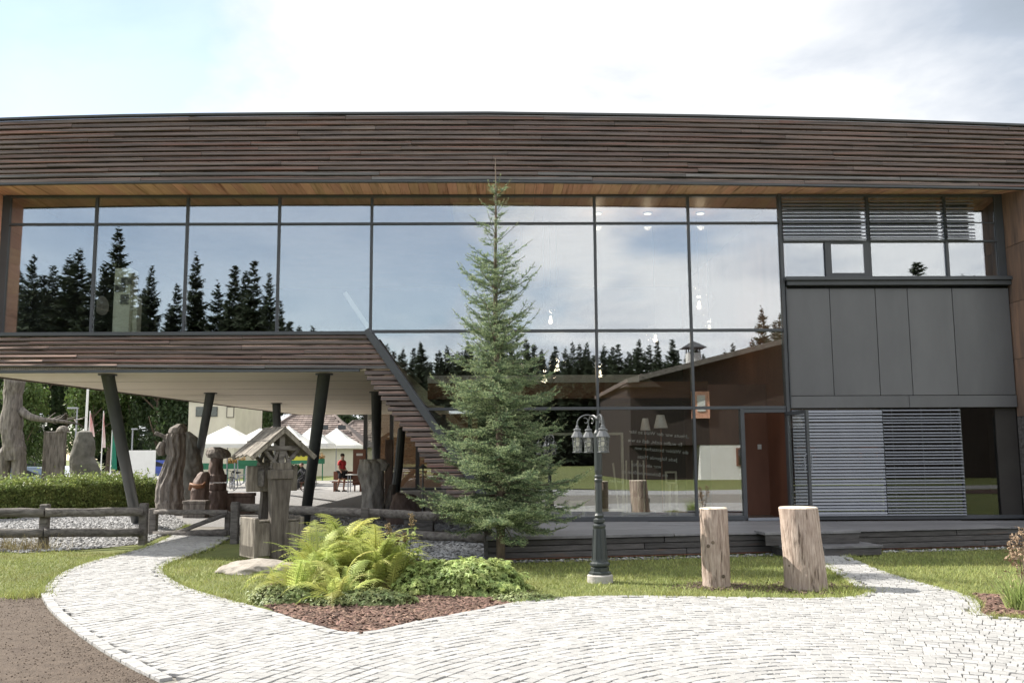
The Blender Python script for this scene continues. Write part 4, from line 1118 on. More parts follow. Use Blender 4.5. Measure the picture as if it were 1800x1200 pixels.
# ------------------------------------------------------------------ ferns, geranium, ground cover
def frond_mesh(i):
    r_ = random.Random(50+i); mb = MB(); L = 1.0; n = 26
    def rach(t):   # arching rachis in x-z
        return Vector((L*(t*.78-.10*t*t*0), 0, L*(.62*t-.52*t*t*t)))
    pts = [rach(k/n) for k in range(n+1)]
    mb.tube(pts, [.008*(1-k/(n+2))+.001 for k in range(n+1)], 3, cap=False)
    for k in range(2, n+1):
        t = k/n; p = pts[k]; tan = (pts[k]-pts[k-1]).normalized(); up = Vector((0, 1, 0)).cross(tan)*-1
        wl = .175*math.sin(min(1, t*2.2+.12)*math.pi/2)*(1-t)**.62+.012
        for s in (-1, 1):
            d = (Vector((0, s, 0))*.9+tan*(.35+.3*t)+up*r_.uniform(-.22, .05)).normalized(); m_ = 6; wd = .042*(1-.5*t)
            prev = None; l_ = wl*r_.uniform(.88, 1.08)
            for j in range(m_):       # toothed pinna: a chain of small leaflets
                u0, u1 = j/m_, (j+1)/m_; c0 = p+d*l_*u0; c1 = p+d*l_*u1; w_ = wd*(1-u0*.8)
                dr = up*(-.06*l_*u0*u0*3)
                a = c0+dr+tan*w_*.9; b_ = c0+dr-tan*w_*.55; e = c1+dr
                mb.add([c0+dr, a+d*l_*.09, e, b_+d*l_*.09], [(0, 1, 2), (0, 2, 3)])
    return mb.mesh('frond', M_FERN)
FRONDS = [frond_mesh(i) for i in range(4)]
def fern(px, py, n, h, label, seed, lo=.55, name='fern', group=None):
    r_ = random.Random(seed); b = G(px, py); root = thing(name, label, 'fern', (b.x, b.y, 0), 0, group)
    for k in range(n):
        az = k*2.399+r_.uniform(-.3, .3); el = r_.uniform(.35, 1.15) if r_.random() < .78 else r_.uniform(-.2, .3); s = h*r_.uniform(.72, 1.15)
        link('frond', FRONDS[k % 4], root, (r_.uniform(-.07, .07), r_.uniform(-.07, .07), r_.uniform(0, .05)), (r_.uniform(-.25, .25), -el+.15, az), (s, s*r_.uniform(.85, 1.1), s))
    return root
FG = 'yellow green ferns in the bed'
fern(610, 1030, 54, 1.20, 'tallest yellow green fern in the middle of the planted bed', 1, group=FG)
fern(660, 1040, 46, 1.06, 'yellow green fern right of the tallest one, next to the flower stalks', 2, group=FG)
fern(555, 1040, 46, 1.04, 'yellow green fern left of the tallest one, spreading over the ground cover', 3, group=FG)
fern(520, 1052, 22, .85, 'low browning fern at the left end of the bed', 4, group=FG)
fern(595, 1062, 18, .78, 'short fern in front of the tall ones at the mulch edge', 5, group=FG)
fern(695, 1040, 16, .9, 'short fern under the flower stalks', 6, group=FG)
fl_ = thing('fern', 'single upright fern frond standing before the boulder', 'fern', G(478, 1030), 0, FG)
link('frond', FRONDS[1], fl_, (0, 0, 0), (0, -.75, 2.4), (.36, .22, .5))
link('frond', FRONDS[2], fl_, (0.02, 0, 0), (0, -.85, -.9), (.32, .2, .45))

def palm_leaf_arrays(P, Nn, S, seed, lobes=5, flat=.25):
    r_ = np.random.default_rng(seed); n = len(P); m_ = lobes*2+1
    a = np.linspace(-2.5, 2.5, m_); rad = np.where(np.arange(m_) % 2 == 0, .55, 1.0); rad[0] = rad[-1] = .4
    loc = np.stack([np.sin(a)*rad, np.cos(a)*rad, np.where(np.arange(m_) % 2 == 0, .0, -flat)], 1); loc = np.vstack([[[0, 0, 0]], loc])
    Nn = Nn/np.linalg.norm(Nn, axis=1, keepdims=True); rv = r_.normal(0, 1, (n, 3)); X = np.cross(Nn, rv); X /= np.linalg.norm(X, axis=1, keepdims=True); Y = np.cross(Nn, X)
    V = P[:, None]+(loc[None, :, 0:1]*X[:, None]+loc[None, :, 1:2]*Y[:, None]+loc[None, :, 2:3]*Nn[:, None])*S[:, None, None]
    k = m_+1; f = np.array([(0, i, i+1) for i in range(1, m_)])
    F = (f[None]+np.arange(n)[:, None, None]*k).reshape(-1, 3)
    return V.reshape(-1, 3), F, np.repeat(r_.random(n), len(f))
def mound(name, label, cat, px, py, size, n, ls, m, seed, lobes=5):
    r_ = np.random.default_rng(seed); b = G(px, py); root = thing(name, label, cat, (b.x, b.y, 0))
    th = r_.uniform(0, 6.283, n); ph = np.arccos(r_.uniform(-.1, 1, n)); rr_ = r_.uniform(.55, 1.04, n)**.5
    d = np.stack([np.sin(ph)*np.cos(th), np.sin(ph)*np.sin(th), np.cos(ph)], 1)
    lump = np.array([1+.25*mnoise.noise(Vector(v)*2.2+Vector((seed, 0, 0))) for v in d])
    P = d*np.array(size)*(rr_*lump)[:, None]; P[:, 2] = np.abs(P[:, 2])+.02
    Nn = d+np.array([0, 0, .8])+r_.normal(0, .35, (n, 3))
    V, F, rn = palm_leaf_arrays(P, Nn, ls*r_.uniform(.6, 1.25, n), seed, lobes)
    link('foliage', np_mesh('foliage', V, F, m, rn), root)
    st_ = MB()
    for i in range(0, n, max(1, n//160)): st_.tube([(P[i, 0]*.25, P[i, 1]*.25, 0), (P[i, 0]*.7, P[i, 1]*.7, P[i, 2]*.7), tuple(P[i])], .003, 3, cap=False)
    st_.build('stems', M_COVER, root)
    return root
mound('geranium_bush', 'rounded light green geranium mound at the right end of the bed', 'shrub', 835, 1040, (.66, .50, .40), 2600, .050, M_GERAN, 31)
mound('geranium_bush', 'smaller light green geranium mound between the flower stalks and the rounded one', 'shrub', 755, 1040, (.42, .40, .34), 1300, .046, M_GERAN, 33)
mound('ground_cover', 'dark green trailing ground cover at the left foot of the ferns', 'shrub', 500, 1056, (.42, .36, .16), 1300, .034, M_COVER, 35, 3)
mound('ground_cover', 'leafy ground cover on the mulch in front of the ferns', 'shrub', 640, 1062, (.62, .26, .15), 1100, .040, M_COVER, 37, 4)
mound('creeping_plant', 'small creeping plant at the paving edge beside the rounded mound', 'shrub', 925, 1056, (.40, .20, .08), 800, .022, M_COVER, 39, 3)
def flower_stalks():
    b = G(700, 1040); root = thing('flower_stalks', 'tall leafy flower stalks with brown seed heads right of the ferns', 'plant', (b.x, b.y, 0)); r_ = random.Random(5)
    M_SEED = mat('brown_seed_head', (.24, .17, .08), (.14, .10, .05), 20, .8, 0, frand=.3)
    for (dx, h) in ((-.12, .80), (-.02, .66), (.16, .92), (.08, .70), (.26, .60)):
        pts = [(dx*.5, 0, 0), (dx*.8, .02, h*.5), (dx, 0, h)]
        s = MB().tube(pts, [.007, .006, .003], 5).build('stem', M_COVER, root)
        P = []; 
        for k in range(46):
            t = r_.uniform(.1, .86); P.append((dx*(.5+.5*t)+r_.uniform(-.05, .05), r_.uniform(-.05, .05), h*t))
        P = np.array(P); V, F, rn = palm_leaf_arrays(P, np.array([(r_.uniform(-1, 1), r_.uniform(-1, 1), .6) for _ in P]), np.array([.042]*len(P)), int(h*100), 2)
        link('leaves', np_mesh('leaves', V, F, M_GERAN, rn), s)
        if h > .62:
            hp = np.array([(dx+r_.gauss(0, .018), r_.gauss(0, .018), h*(.84+.16*r_.random())) for _ in range(60)])
            pm = pebbles('seed_head', hp[:, :2], .007, .013, M_SEED, 0, 1, 4, 1); co = np.empty(len(pm.vertices)*3, np.float32); pm.vertices.foreach_get('co', co); co = co.reshape(-1, 6, 3); co[..., 2] += hp[:, None, 2]; pm.vertices.foreach_set('co', co.ravel()); pm.update()
            link('seed_head', pm, s)
flower_stalks()
# dry hydrangea at the right edge of the picture
def hydrangea():
    b = G(1792, 1062); root = thing('hydrangea', 'dry stems with withered brown flower heads at the right edge', 'plant', (b.x+.02, b.y, 0)); r_ = random.Random(9)
    M_DRY = mat('withered_flower', (.36, .26, .17), (.22, .15, .10), 20, .8, 0, frand=.35)
    for (px, py, Y) in ((1786, 946, -.05), (1798, 938, .1), (1778, 962, .05), (1795, 970, -.1), (1784, 978, .0), (1803, 958, .1)):
        e = D(px, py, b.y+Y)-root.location
        s = MB().tube([(0, 0, 0), (e.x*.5+.03, e.y*.6, e.z*.55), tuple(e)], [.007, .006, .003], 5).build('stem', M_BARK, root)
        n = 70; P = np.array([(e.x+r_.gauss(0, .027), e.y+r_.gauss(0, .027), e.z+r_.gauss(0, .03)) for _ in range(n)])
        V, F, rn = palm_leaf_arrays(P, np.array([(r_.gauss(0, 1), r_.gauss(0, 1), r_.gauss(0, 1)) for _ in P]), np.array([.018]*n), int(px), 2)
        tag(link('flower_head', np_mesh('flower_head', V, F, M_DRY, rn), s), kind='stuff')
    P = np.array([(r_.gauss(.0, .10), r_.gauss(0, .1), r_.uniform(.1, .6)) for _ in range(60)])
    V, F, rn = palm_leaf_arrays(P, np.array([(r_.gauss(0, 1), r_.gauss(0, 1), 1) for _ in P]), np.array([.035]*60), 3, 2)
    link('leaves', np_mesh('leaves', V, F, M_DRY, rn), root)
hydrangea()
tg = G(1797, 1072)
P = np.stack([tg.x+nr.normal(0, .06, 260), tg.y+nr.normal(0, .06, 260)], 1)
o = link('ornamental_grass', blades('ornamental_grass', P, .34, .016, M_GERAN, 3, .35)); tag(o, 'tall grass tuft in the mulch at the right edge', 'grass')
P = np.stack([G(20, 968).x+nr.normal(0, .5, 500), G(20, 968).y+nr.normal(0, .18, 500)], 1)
M_STRAW = mat('dry_straw', (.36, .30, .14), (.26, .2, .09), 4, .8, 0, frand=.3)
o = link('dry_grass', blades('dry_grass', P, .26, .010, M_STRAW, 3, .5)); tag(o, 'straw coloured dry grass under the fence at the far left', 'grass')

# ------------------------------------------------------------------ fence and gate
def rail(p0, p1, w, h, seed, par, name='rail', m=M_RAIL):
    p0, p1 = Vector(p0), Vector(p1); n = 9; r_ = random.Random(seed)
    pts = [p0+(p1-p0)*(i/n)+Vector((0, 0, r_.uniform(-.008, .008))) for i in range(n+1)]
    # half-round pole
    mb = MB(); d = (p1-p0).normalized(); side = d.cross(Vector((0, 0, 1))).normalized(); up = side.cross(d)
    k = 8
    for i, p in enumerate(pts):
        s = 1+r_.uniform(-.06, .06)
        for j in range(k):
            a = 6.283*j/k; mb.v.append(tuple(p+side*math.cos(a)*w/2*s+up*math.sin(a)*h/2*s*(1 if abs(math.sin(a)) < .95 else .92)))
    for i in range(n):
        for j in range(k): a = i*k+j; b_ = i*k+(j+1) % k; mb.f.append((a, b_, b_+k, a+k))
    mb.f += [tuple(range(k))[::-1], tuple(n*k+j for j in range(k))]
    return mb.build(name, m, par, smooth=True)
def fpost(px, pyb, pyt, wpx, par, name='post', Y=None):
    b = G(px, pyb); h = 1.6-(pyt-(800+(900-px)*.0116/2))/FPX*b.y; w = wpx/FPX*b.y
    mb = MB(); mb.box(-w/2, w/2, -w/2, w/2, -.05, h, .015)
    return mb.build(name, M_RAIL, par, loc=(b.x, b.y+w/2, 0))
fA = thing('rail_fence', 'grey timber rail fence left of the garden gate', 'fence', (0, 0, 0), 0, 'rail fences along the gravel')
fpost(72, 966, 882, 14, fA); fpost(248, 958, 880, 13, fA); fpost(-90, 968, 880, 14, fA)
a, b2 = G(-110, 968), G(72, 966); c2 = G(252, 958); off = Vector((0, -.05, 0))
def zat(y_, Y, px): return 1.6-(y_-(805+(450-px)*.0058))/FPX*Y
for i, (y0, y1, y2, hh) in enumerate(((899, 898, 897, .17), (934, 933, 932, .17))):
    rail(a+off+Vector((0, 0, zat(y0, a.y, -110))), b2+off+Vector((.05, 0, zat(y1, b2.y, 72))), .11, hh, 1+i, fA)
    rail(b2+off+Vector((.06, 0, zat(y1, b2.y, 72))), c2+off+Vector((-.02, 0, zat(y2, c2.y, 250))), .11, hh, 4+i, fA)
gt = thing('garden_gate', 'low grey timber gate with a diagonal brace across the path', 'gate', (0, 0, 0))
fpost(266, 941, 889, 13, gt, 'gate_post')
g0 = G(266, 941); g1 = G(398, 946)
mid = lambda t, z: g0+(g1-g0)*t+Vector((0, 0, z))
fpost(398, 944, 894, 9, gt, 'gate_stile')
rail(mid(.03, zat(897, g0.y, 266)), mid(1.0, zat(898, g1.y, 398)), .06, .11, 21, gt)
rail(mid(.03, zat(935, g0.y, 266)), mid(1.0, zat(932, g1.y, 398)), .06, .14, 22, gt)
rail(mid(.25, zat(936, g0.y, 290)), mid(.98, zat(901, g1.y, 390)), .05, .10, 23, gt, 'brace')
fB = thing('rail_fence', 'dark timber rail fence behind the well and ferns', 'fence', (0, 0, 0), 0, 'rail fences along the gravel')
fpost(410, 956, 878, 13, fB); fpost(858, 983, 925, 15, fB); fpost(640, 968, 888, 13, fB)
a, m2, c2 = G(408, 953), G(640, 966), G(862, 978)
rail(a+off+Vector((0, 0, zat(888, a.y, 408))), m2+off+Vector((.3, 0, zat(900, m2.y, 640))), .12, .17, 31, fB)
rail(m2+off+Vector((.31, 0, zat(899, m2.y, 640))), G(764, 974)+off+Vector((0, 0, zat(905, G(764, 974).y, 764))), .12, .16, 32, fB)
rail(a+off+Vector((0, 0, zat(928, a.y, 408))), m2+off+Vector((.2, 0, zat(934, m2.y, 640))), .12, .16, 33, fB)
rail(m2+off+Vector((.21, 0, zat(934, m2.y, 640))), c2+off+Vector((0, 0, zat(942, c2.y, 862))), .12, .16, 34, fB)

# ------------------------------------------------------------------ hedge
def leaf_quads(P, Nn, S, seed, fold=.2):
    """small pointed leaves: two triangles folded along the midrib"""
    r_ = np.random.default_rng(seed); n = len(P); Nn = Nn/np.linalg.norm(Nn, axis=1, keepdims=True); rv = r_.normal(0, 1, (n, 3))
    X = np.cross(Nn, rv); X /= np.linalg.norm(X, axis=1, keepdims=True); Y = np.cross(Nn, X)
    a = P-Y*S[:, None]; c = P+Y*S[:, None]; b = P+(X*.55+Nn*fold)*S[:, None]; d = P+(-X*.55+Nn*fold)*S[:, None]
    V = np.stack([a, b, c, d], 1).reshape(-1, 3); F = (np.array([(0, 1, 2), (0, 2, 3)])[None]+np.arange(n)[:, None, None]*4).reshape(-1, 3)
    return V, F, np.repeat(r_.random(n), 2)
def hedge():
    A, B_ = G(-150, 926), G(283, 892); A.z = B_.z = 0
    root = thing('hedge', 'long clipped green hedge with sunlit shoots behind the left fence', 'hedge', A)
    d = (B_-A); L = d.length; d.normalize(); s = Vector((-d.y, d.x, 0)); r_ = np.random.default_rng(4); n = 46000
    t = r_.uniform(0, L, n); face = r_.random(n); w = np.where(face < .5, r_.normal(0, .03, n), r_.uniform(0, 1.5, n)); h = np.where(face < .5, r_.uniform(0, .84, n), .81+r_.normal(0, .05, n))
    und = .10*np.sin(t*2.1)+.06*np.sin(t*5.3+1)
    P = np.outer(t, d)+np.outer(w-und*.6, s); P[:, 2] = h*(1+und*.5)
    N_ = np.where((face < .5)[:, None], -np.array(s)[None], np.array([0, 0, 1.0])[None])+r_.normal(0, .5, (n, 3))
    # loose shoots above the top
    m = 9000; ts = r_.choice(r_.uniform(0, L, 190), m)+r_.normal(0, .06, m); hs = .83+np.abs(r_.normal(0, .15, m)); ws = r_.uniform(.1, 1.3, m)
    P2 = np.outer(ts, d)+np.outer(ws, s); P2[:, 2] = hs
    V, F, rn = leaf_quads(np.concatenate([P, P2]), np.concatenate([N_, r_.normal(0, 1, (m, 3))+[0, 0, .6]]), r_.uniform(.028, .055, n+m), 5)
    link('foliage', np_mesh('foliage', V, F, M_HEDGE, rn), root)
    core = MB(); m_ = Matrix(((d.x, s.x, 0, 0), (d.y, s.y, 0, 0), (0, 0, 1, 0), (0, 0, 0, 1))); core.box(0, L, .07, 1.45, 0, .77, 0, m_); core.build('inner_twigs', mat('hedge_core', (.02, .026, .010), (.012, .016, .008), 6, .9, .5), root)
hedge()

# ------------------------------------------------------------------ carved wood and stones under the building
M_CARVE = mat('carved_grey_wood', (.275, .24, .21), (.105, .09, .078), 4.0, .75, .9, (4, 4, .6), 7, c3=(.055, .045, .038), scale3=2.2, lo3=.58, hi3=.75)
M_CARVER = mat('carved_red_wood', (.20, .14, .115), (.105, .072, .06), 3.0, .7, .4, (3, 3, .8), 6, c3=(.08, .05, .04), scale3=3, lo3=.58, hi3=.75)
M_ORANGE = mat('orange_carving', (.26, .125, .06), (.18, .08, .04), 6, .6, .2)
def pxh(py, px, Y): return 1.6-(py-(803.5+(600-px)*.0058))/FPX*Y
def organic(name, m, secs, par, seed, n=60, rough=.07, fine=.05, grooves=0, gamp=.05, loc=None, rings=54):
    """a carved trunk: list of (cx, cy, z, rx, ry) sections, splined, with folds and grooves"""
    S = np.array(secs, float); mb = MB(); zs = np.linspace(0, len(S)-1, rings)
    for i, q in enumerate(zs):
        a = int(min(q, len(S)-2)); f = q-a; f = f*f*(3-2*f); c = S[a]*(1-f)+S[a+1]*f
        for k in range(n):
            t = 6.283*k/n; p = Vector((math.cos(t)*1.3+seed, math.sin(t)*1.3, c[2]*1.6))
            g = 1+rough*mnoise.noise(p)*2+fine*mnoise.noise(p*4)*2+.5*fine*mnoise.noise(Vector((p.x*11, p.y*11, p.z*3)))
            if grooves: g += gamp*math.sin(grooves*t+2.2*math.sin(c[2]*2.2+seed))*(.6+.4*mnoise.noise(p*1.5))
            mb.v.append((c[0]+math.cos(t)*c[3]*g, c[1]+math.sin(t)*c[4]*g, c[2]))
    for i in range(rings-1):
        for k in range(n): a = i*n+k; b_ = i*n+(k+1) % n; mb.f.append((a, b_, b_+n, a+n))
    mb.f += [tuple(range(n))[::-1], tuple((rings-1)*n+k for k in range(n))]
    return mb.build(name, m, par, smooth=True, loc=loc)
def two_legged_trunk():
    Y = 31.2; b = D(22, 840, Y); root = thing('trunk_sculpture', 'tall grey tree trunk split into two legs with one long side branch', 'sculpture', (b.x, Y, 0)); SC = Y/27.5
    k = Y/FPX
    X = lambda px: (px-22)*k
    zt = pxh(668, 20, Y); zc = pxh(795, 15, Y)
    organic('trunk', M_CARVE, [(X(24), 0, zc-.25, .30, .26), (X(22), 0, zc+.2, .36, .30), (X(15), 0, zc+.8, .33, .3), (X(14), 0, zt-.5, .27, .25), (X(16), 0, zt-.1, .33, .3), (X(14), 0, zt+.25, .30, .28)], root, 2.0, grooves=5, gamp=.05)
    organic('leg', M_CARVE, [(X(36), 0, -.05, .24, .2), (X(35), 0, .5, .22, .19), (X(30), 0, zc, .22, .2), (X(26), 0, zc+.3, .2, .2)], root, 3.0, grooves=4)
    organic('leg', M_CARVE, [(X(-5), .05, -.05, .24, .2), (X(0), .05, .5, .22, .19), (X(8), 0, zc, .22, .2), (X(14), 0, zc+.3, .2, .2)], root, 4.0, grooves=4)
    br = [(X(30), 0, pxh(722, 30, Y)), (X(50), -.1, pxh(733, 50, Y)), (X(75), -.1, pxh(738, 75, Y)), (X(100), 0, pxh(740, 100, Y)), (X(128), .1, pxh(745, 128, Y))]
    o = MB().tube(br, [.16, .12, .085, .065, .02], 9, wob=.25, seed=3).build('branch', M_CARVE, root, smooth=True)
    tw = MB(); r_ = random.Random(3)
    for i in range(12):
        t = r_.uniform(.45, 1); x = X(30)+(X(128)-X(30))*t; z = pxh(738, 75, Y)+r_.uniform(-.03, .03)
        tw.tube([(x, 0, z), (x+r_.uniform(.1, .4), r_.uniform(-.2, .2), z+r_.uniform(-.25, .3))], [.02, .006], 4)
    tw.build('twigs', M_CARVE, o)
    for ch in root.children:
        if ch.name.startswith(('trunk', 'leg')): ch.data.transform(Matrix.Diagonal((1, SC, 1, 1)))
two_legged_trunk()
def slab_board():
    Y = 32.3; b = D(93, 850, Y); k = Y/FPX; root = thing('wooden_stele', 'tall upright brown wooden board standing behind the hedge', 'stele', (b.x, Y, 0))
    zt = pxh(758, 93, Y); MB().box(-18.5*k, 18.5*k, -.06, .06, 0, zt, .015).build('board', M_CARVE, root)
    MB().box(-19*k, -16*k, -.075, .075, -.02, zt+.01).build('edge_strip', M_OLDWOOD, root)
    MB().lathe([(.22, 0), (.2, .1), (.12, .19), (.02, .22)], 12, (10*k, .1, zt-.02)).build('round_knob', M_OLDWOOD, root)
slab_board()
Yr = 33.4; b = D(150, 850, Yr)
rk = organic('standing_stone', M_ROCK, [(-.1*1, 0, -.1, .52, .4), (0, 0, .3, .55, .42), (.0, 0, .9, .50, .36), (-.05, 0, 1.35, .42, .33), (-.12, 0, 1.6, .35, .3), (-.12, 0, 2.1, .32, .26), (-.10, 0, 2.42, .22, .2), (-.1, 0, 2.47, .1, .1)], None, 6.0, rough=.10, fine=.04, loc=(b.x, Yr, 0))
rk.scale = (1.16, 1.1, 1.06); tag(rk, 'large grey standing stone with a rounded shoulder behind the hedge', 'stone')
def robed_carving():
    Y = 26.9; b = D(298, 905, Y); k = Y/FPX; root = thing('carved_statue', 'tall twisted grey carving of a robed figure beside the gate', 'sculpture', (b.x, Y, 0))
    X = lambda px: (px-298)*k
    z = lambda py: pxh(py, 298, Y)
    organic('base_block', M_CARVE, [(X(300), 0, -.05, .34, .3), (X(300), 0, z(905), .36, .32), (X(298), 0, z(882), .40, .34), (X(298), 0, z(874), .36, .3)], root, 5.0)
    organic('robe', M_CARVE, [(X(298), 0, z(880), .38, .32), (X(296), 0, z(850), .34, .30), (X(300), 0, z(825), .27, .25), (X(306), 0, z(800), .23, .22), (X(303), 0, z(785), .27, .24), (X(302), 0, z(772), .29, .24), (X(304), 0, z(762), .24, .2)], root, 7.0, n=84, rings=80, grooves=10, gamp=.15, fine=.05)
    organic('raised_arm', M_CARVE, [(X(281), -.05, z(800), .10, .10), (X(280), -.1, z(788), .13, .12), (X(286), -.1, z(776), .12, .12)], root, 9.0, rough=.1)
    organic('head', M_CARVE, [(X(304), 0, z(768), .16, .16), (X(306), 0, z(760), .24, .22), (X(308), 0, z(752), .22, .2), (X(312), 0, z(745), .10, .1)], root, 8.0)
    MB().bar((X(270), -.12, z(760)), (X(308), -.05, z(778)), .12, .10, c=.02).build('carried_beam', M_CARVE, root)
robed_carving()
Yb = 28.5; b = D(332, 850, Yb)
rk = organic('standing_stone', M_ROCK, [(-.05, 0, -.1, .42, .35), (0, 0, .6, .42, .34), (0, 0, 1.3, .40, .3), (-.06, 0, 1.9, .36, .28), (-.1, 0, 2.25, .27, .22), (-.14, 0, 2.42, .1, .1)], None, 16.0, rough=.1, fine=.08, loc=(b.x, Yb, 0))
tag(rk, 'grey weathered stone half hidden behind the robed carving', 'stone')
def mushroom_figure():
    Y = 27.2; b = D(382, 890, Y); k = Y/FPX; X = lambda px: (px-382)*k; z = lambda py: pxh(py, 382, Y)
    root = thing('carved_statue', 'brown carved figure with a broad drooping hat on a banded stump', 'sculpture', (b.x, Y, 0))
    organic('stump', M_CARVER, [(X(382), 0, -.05, .32, .3), (X(382), 0, z(880), .30, .28), (X(381), 0, z(862), .29, .27), (X(381), 0, z(860), .25, .24)], root, 3.3)
    for py0, py1 in ((860, 848), (846, 833)): organic('ring', M_CARVER, [(X(380), 0, z(py0), .24, .23), (X(380), 0, z(py0-2), .27, .25), (X(380), 0, z(py1), .27, .25), (X(380), 0, z(py1-1), .23, .22)], root, py0*.1, rings=10)
    organic('body', M_CARVER, [(X(379), 0, z(836), .24, .22), (X(377), 0, z(820), .20, .18), (X(378), 0, z(808), .19, .17), (X(380), 0, z(800), .17, .16)], root, 5.1, grooves=4)
    organic('hat', M_CARVE, [(X(382), -.02, z(806), .10, .10), (X(383), 0, z(803), .33, .3), (X(381), 0, z(797), .34, .3), (X(379), 0, z(790), .28, .25), (X(376), 0, z(785), .12, .1)], root, 2.1, grooves=6, gamp=.04)
mushroom_figure()
def fountain():
    Y = 26.2; b = D(350, 890, Y); k = Y/FPX; X = lambda px: (px-350)*k; z = lambda py: pxh(py, 350, Y)
    root = thing('carved_statue', 'short reddish stump carving with an orange animal lying across it', 'sculpture', (b.x, Y, 0))
    organic('stump', M_CARVER, [(X(350), 0, -.05, .26, .24), (X(350), 0, z(880), .25, .23), (X(350), 0, z(860), .24, .22), (X(352), .05, z(845), .22, .2), (X(354), .1, z(832), .16, .15), (X(355), .1, z(828), .1, .1)], root, 1.2, grooves=3)
    MB().tube([(X(337), -.2, z(858)), (X(340), -.25, z(850)), (X(350), -.26, z(853)), (X(360), -.22, z(852)), (X(363), -.15, z(845))], [.04, .07, .065, .06, .02], 10).build('carved_animal', M_ORANGE, root, smooth=True)
fountain()
def crate(px, pyb, pyt, w, Y, label, m, name='wooden_chest'):
    b = D(px, pyb, Y); zt = pxh(pyt, px, Y); k = Y/FPX; root = thing(name, label, 'chest', (b.x, Y, 0))
    MB().box(-w*k/2, w*k/2, -.2, .2, 0, zt*.82, .01).build('body', m, root); MB().box(-w*k/2-.02, w*k/2+.02, -.22, .22, zt*.83, zt, .01).build('lid', m, root)
crate(424, 890, 864, 42, 27.4, 'dark red brown wooden chest beside the carved hat figure', M_CARVER)
crate(345, 900, 877, 38, 25.6, 'small grey wooden box at the foot of the robed carving', M_CARVE)
def pale_stump():
    Y = 23.6; b = D(655, 915, Y); k = Y/FPX; X = lambda px: (px-655)*k; z = lambda py: pxh(py, 655, Y)
    root = thing('carved_stump', 'pale grey hollow root stump standing on the shaded gravel', 'sculpture', (b.x, Y, 0))
    organic('stump', M_STUMP, [(X(655), 0, -.05, .30, .28), (X(655), 0, z(890), .27, .25), (X(655), 0, z(860), .28, .25), (X(652), 0, z(830), .32, .26), (X(652), 0, z(814), .30, .25), (X(646), 0, z(806), .2, .18)], root, 11.0, n=60, rings=50, rough=.12, fine=.05, grooves=7, gamp=.06)
    organic('hollow_lip', M_STUMP, [(X(672), -.05, z(826), .10, .12), (X(674), -.05, z(815), .16, .14), (X(668), -.05, z(806), .10, .1)], root, 12.0)
    organic('side_root', M_CARVE, [(X(682), .1, -.05, .15, .2), (X(684), .1, .4, .14, .18), (X(688), .1, z(850), .08, .1)], root, 13.0)
M_STUMP = mat('pale_weathered_root', (.52, .49, .46), (.24, .22, .205), 4.0, .8, .7, (2, 2, .8), 7, c3=(.07, .06, .055), scale3=3, lo3=.6, hi3=.75)
pale_stump()
def leaning_post():
    Y = 26; root = thing('leaning_post', 'dark leaning timber post behind the pale root stump', 'post', D(690, 890, Y)*1)
    root.location.z = 0; p = root.location
    a, b = D(691, 890, Y)-p, D(706, 756, Y)-p; MB().tube([a, (a+b)/2+Vector((.03, 0, 0)), b], [.13, .12, .11], 10, wob=.1).build('post', M_COLUMN, root)
    MB().lathe([(.11, 0), (.10, .05), (.04, .10)], 10, tuple(b)).build('rounded_top', M_COLUMN, root)
leaning_post()
def plank_post():
    Y = 27; p = D(683, 870, Y); p.z = 0; root = thing('carved_board', 'narrow red brown upright board behind the pale root stump', 'board', p)
    zt = pxh(772, 683, Y); MB().box(-.11, .11, -.05, .05, 0, zt, .01).build('board', M_CARVER, root); MB().box(-.13, .13, -.07, .07, 0, .18, .01).build('foot', M_CARVER, root)
plank_post()
def toadstool_lamp():
    Y = 21.5; p = D(743, 905, Y); p.z = 0; root = thing('path_light', 'thin garden path light with a small pointed hat beside the spruce', 'path light', p)
    zt = pxh(820, 741, Y); MB().tube([(0, 0, 0), (0, 0, zt-.02)], .018, 8).build('stake', M_LAMPHAT, root); MB().lathe([(.12, zt-.03), (.115, zt-.02), (.02, zt+.06), (.005, zt+.08)], 12).build('hat', M_LAMPHAT, root)
toadstool_lamp()
rock('dark_boulder', 'dark brown rounded wood lump in the shade left of the spruce', 'boulder', D(715, 890, 22.5)*1-Vector((0, 0, D(715, 890, 22.5).z-.3)), (.48, .4, .5), 9.3, M_CARVER, 3)
crate(737, 930, 903, 50, 19.6, 'grey timber block lying behind the right fence', M_RAIL, 'timber_block')
# table, bench and notice board far back under the building
def table():
    Y = 43.5; p = D(632, 862, Y); p.z = 0; root = thing('table', 'small white topped table with steel legs far back under the building', 'table', p); k = Y/FPX; zt = pxh(832, 632, Y)
    MB().box(-22*k, 26*k, -.4, .4, zt-.04, zt, .01).build('tabletop', M_WHITE, root)
    for x in (-18*k, 22*k):
        for y in (-.32, .32): MB().tube([(x, y, 0), (x, y, zt-.04)], .025, 6).build('leg', M_SLAT, root)
table()
def bench():
    Y = 44.6; p = D(612, 860, Y); p.z = 0; root = thing('bench', 'red brown wooden bench behind the white table', 'bench', p)
    MB().box(-.75, .75, -.22, .22, .42, .48, .008).build('seat', M_BROWN, root); MB().box(-.75, .75, .2, .26, .55, .95, .008).build('backrest', M_BROWN, root)
    for x in (-.62, .62): MB().box(x-.05, x+.05, -.2, .24, 0, .42).build('leg', M_BROWN, root)
bench()
